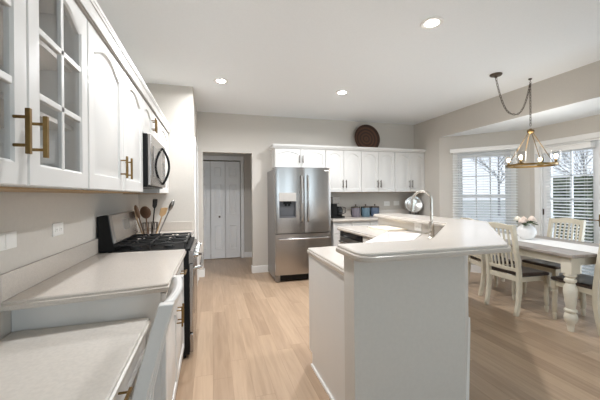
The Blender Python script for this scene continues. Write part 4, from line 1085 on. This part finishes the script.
# ------------------------------------------------------------------ recessed ceiling lights
labs = {(1.737, 2.13): 'recessed ceiling light above the island, brightest and nearest in view', (.122, 3.876): 'recessed ceiling light above the aisle near the pantry wall', (1.72, 3.90): 'recessed ceiling light in front of the woven tray cabinets'}
for (x, y) in ((1.737, 2.13), (.122, 3.876), (1.72, 3.90), (.13, 2.08)):
    lb = labs.get((x, y), 'recessed ceiling light over the aisle beside the glass cabinets, just above the picture')
    th = thing('ceiling_light', lb, 'ceiling light', (x, y, CZ - .012), 0, 'recessed ceiling lights' if (x, y) in labs else 'ceiling lights out of view')
    obj('trim_ring', MB().lathe([(.055, -.0005), (.09, -.0005), (.092, -.004), (.085, -.009), (.06, -.007), (.055, -.004)], 28, (x, y, CZ)), MT['trim'], th)
    obj('lens', MB().lathe([(0, -.001), (.0545, -.001), (.0545, -.005), (0, -.005)], 24, (x, y, CZ)), MT['lens'], th)
    ld = bpy.data.lights.new('lamp', 'AREA'); ld.shape = 'DISK'; ld.size = .1; ld.spread = radians(165); ld.energy = DOWNLIGHT_W * ((1.9 if x > 1 else 1.35) if y > 3 else 1.0 if x > 1 else 1.05); ld.color = LAMP_COL
    lo = bpy.data.objects.new('lamp', ld); COL.objects.link(lo); lo.parent = th; lo.location = (0, 0, .004)

# ================================================================== OUTSIDE
GZ = -.35
struct('ground', MB().box((-30, -40, GZ - .2), (80, 60, GZ)), MT['lawn'])
def hedge(label, x0, x1, y0, y1, h, seed):
    rr = random.Random(seed); m = MB()
    n = int((y1 - y0) * 170)
    for k in range(n):
        px = rr.uniform(x0, x0 + .35) if rr.random() < .7 else rr.uniform(x0, x1); py = rr.uniform(y0, y1); pz = GZ + rr.uniform(.02, 1.0) * h * (0.93 + .07 * sin(py * 3))
        s = rr.uniform(.05, .13)
        q = Matrix.Translation((px, py, pz)) @ Matrix.Rotation(rr.random() * 6, 4, 'Z') @ Matrix.Rotation(rr.random() * 3, 4, 'X')
        m.add([(-s, -s * .5, 0), (s, -s * .5, .02), (s, s * .5, 0), (-s, s * .5, .03)], [(0, 1, 2, 3)], q)
    m.box((x0 + .15, y0 + .1, GZ), (x1, y1 - .1, GZ + h * .93))
    return single('hedge', m, MT['hedge'], label, 'hedge')
hedge('dark green clipped hedge on the lawn beyond the patio door', 8.6, 9.6, 1.5, 7.2, 2.25, 3)
def tree(label, x, y, h, seed):
    rr = random.Random(seed)
    th = thing('bare_tree', label, 'tree', (x, y, GZ), 0, 'bare trees outside the bay windows')
    tr = MB(); br = MB()
    top = Vector((x + rr.uniform(-.3, .3), y + rr.uniform(-.3, .3), GZ + h * .6))
    base = Vector((x, y, GZ)); r0 = h * .011
    tr.sweep([base, base.lerp(top, .4) + Vector((rr.uniform(-.1, .1), rr.uniform(-.1, .1), 0)), top], [r0 * 1.2, r0 * .9, r0 * .5], 8)
    def grow(p, d, L, r, lev):
        q = p + d * L; midp = p + d * L * .5 + Vector((rr.uniform(-1, 1), rr.uniform(-1, 1), rr.uniform(-.5, .5))) * L * .06
        br.sweep([p, midp, q], [r, r * .8, r * .5], 5 if lev < 2 else 4)
        if lev >= 5: return
        for _ in range(3 if lev < 3 else 2):
            ax = Vector((rr.uniform(-1, 1), rr.uniform(-1, 1), rr.uniform(-.2, .6))); nd = (d * .9 + ax * .75).normalized()
            grow(p.lerp(q, rr.uniform(.45, 1)), nd, L * rr.uniform(.55, .78), r * .55, lev + 1)
    for k in range(8):
        t = rr.uniform(.25, 1.0); a = rr.random() * 6.28
        grow(base.lerp(top, t), Vector((cos(a) * .7, sin(a) * .7, .75)).normalized(), h * .24 * (1.25 - t * .5), r0 * .55, 0)
    obj('trunk', tr, MT['bark'], th); obj('branches', br, MT['bark'], th)
tree('bare tree outside, seen through the left panes of the bay window', 14.5, 19.5, 6.5, 1)
tree('bare tree outside, seen through the middle panes of the bay window', 21.0, 18.5, 7.5, 2)
tree('bare tree outside, seen through the right panes of the bay window', 20.0, 12.2, 6.5, 5)
tree('bare tree outside, above the hedge and the patio door', 15.0, 8.0, 6.5, 8)
tree('bare tree outside, rising behind the hedge toward the picture edge', 24.0, 8.6, 8, 11)
# white deck railing outside the bay window
dr = thing('deck_railing', 'white deck railing outside, low behind the bay window', 'railing', (6.9, 7.3, GZ))
a, b = Vector((5.2, 8.0, 0)), Vector((8.4, 5.9, 0)); d = (b - a); L = d.length; d.normalize(); rf = frame(a, d, Vector((d.y, -d.x, 0)))
obj('top_rail', MB(rf).box((0, -.05, .62), (L, .05, .68)), MT['rail'], dr); obj('bottom_rail', MB(rf).box((0, -.03, -.15), (L, .03, -.10)), MT['rail'], dr)
bal = MB(rf)
for k in range(int(L / .13)): bal.box((.06 + k * .13 - .018, -.018, -.10), (.06 + k * .13 + .018, .018, .62))
obj('balusters', bal, MT['rail'], dr)
for x in (0, L / 2, L): obj('post', MB(rf).box((x - .05, -.055, GZ), (x + .05, .055, .74)), MT['rail'], dr)
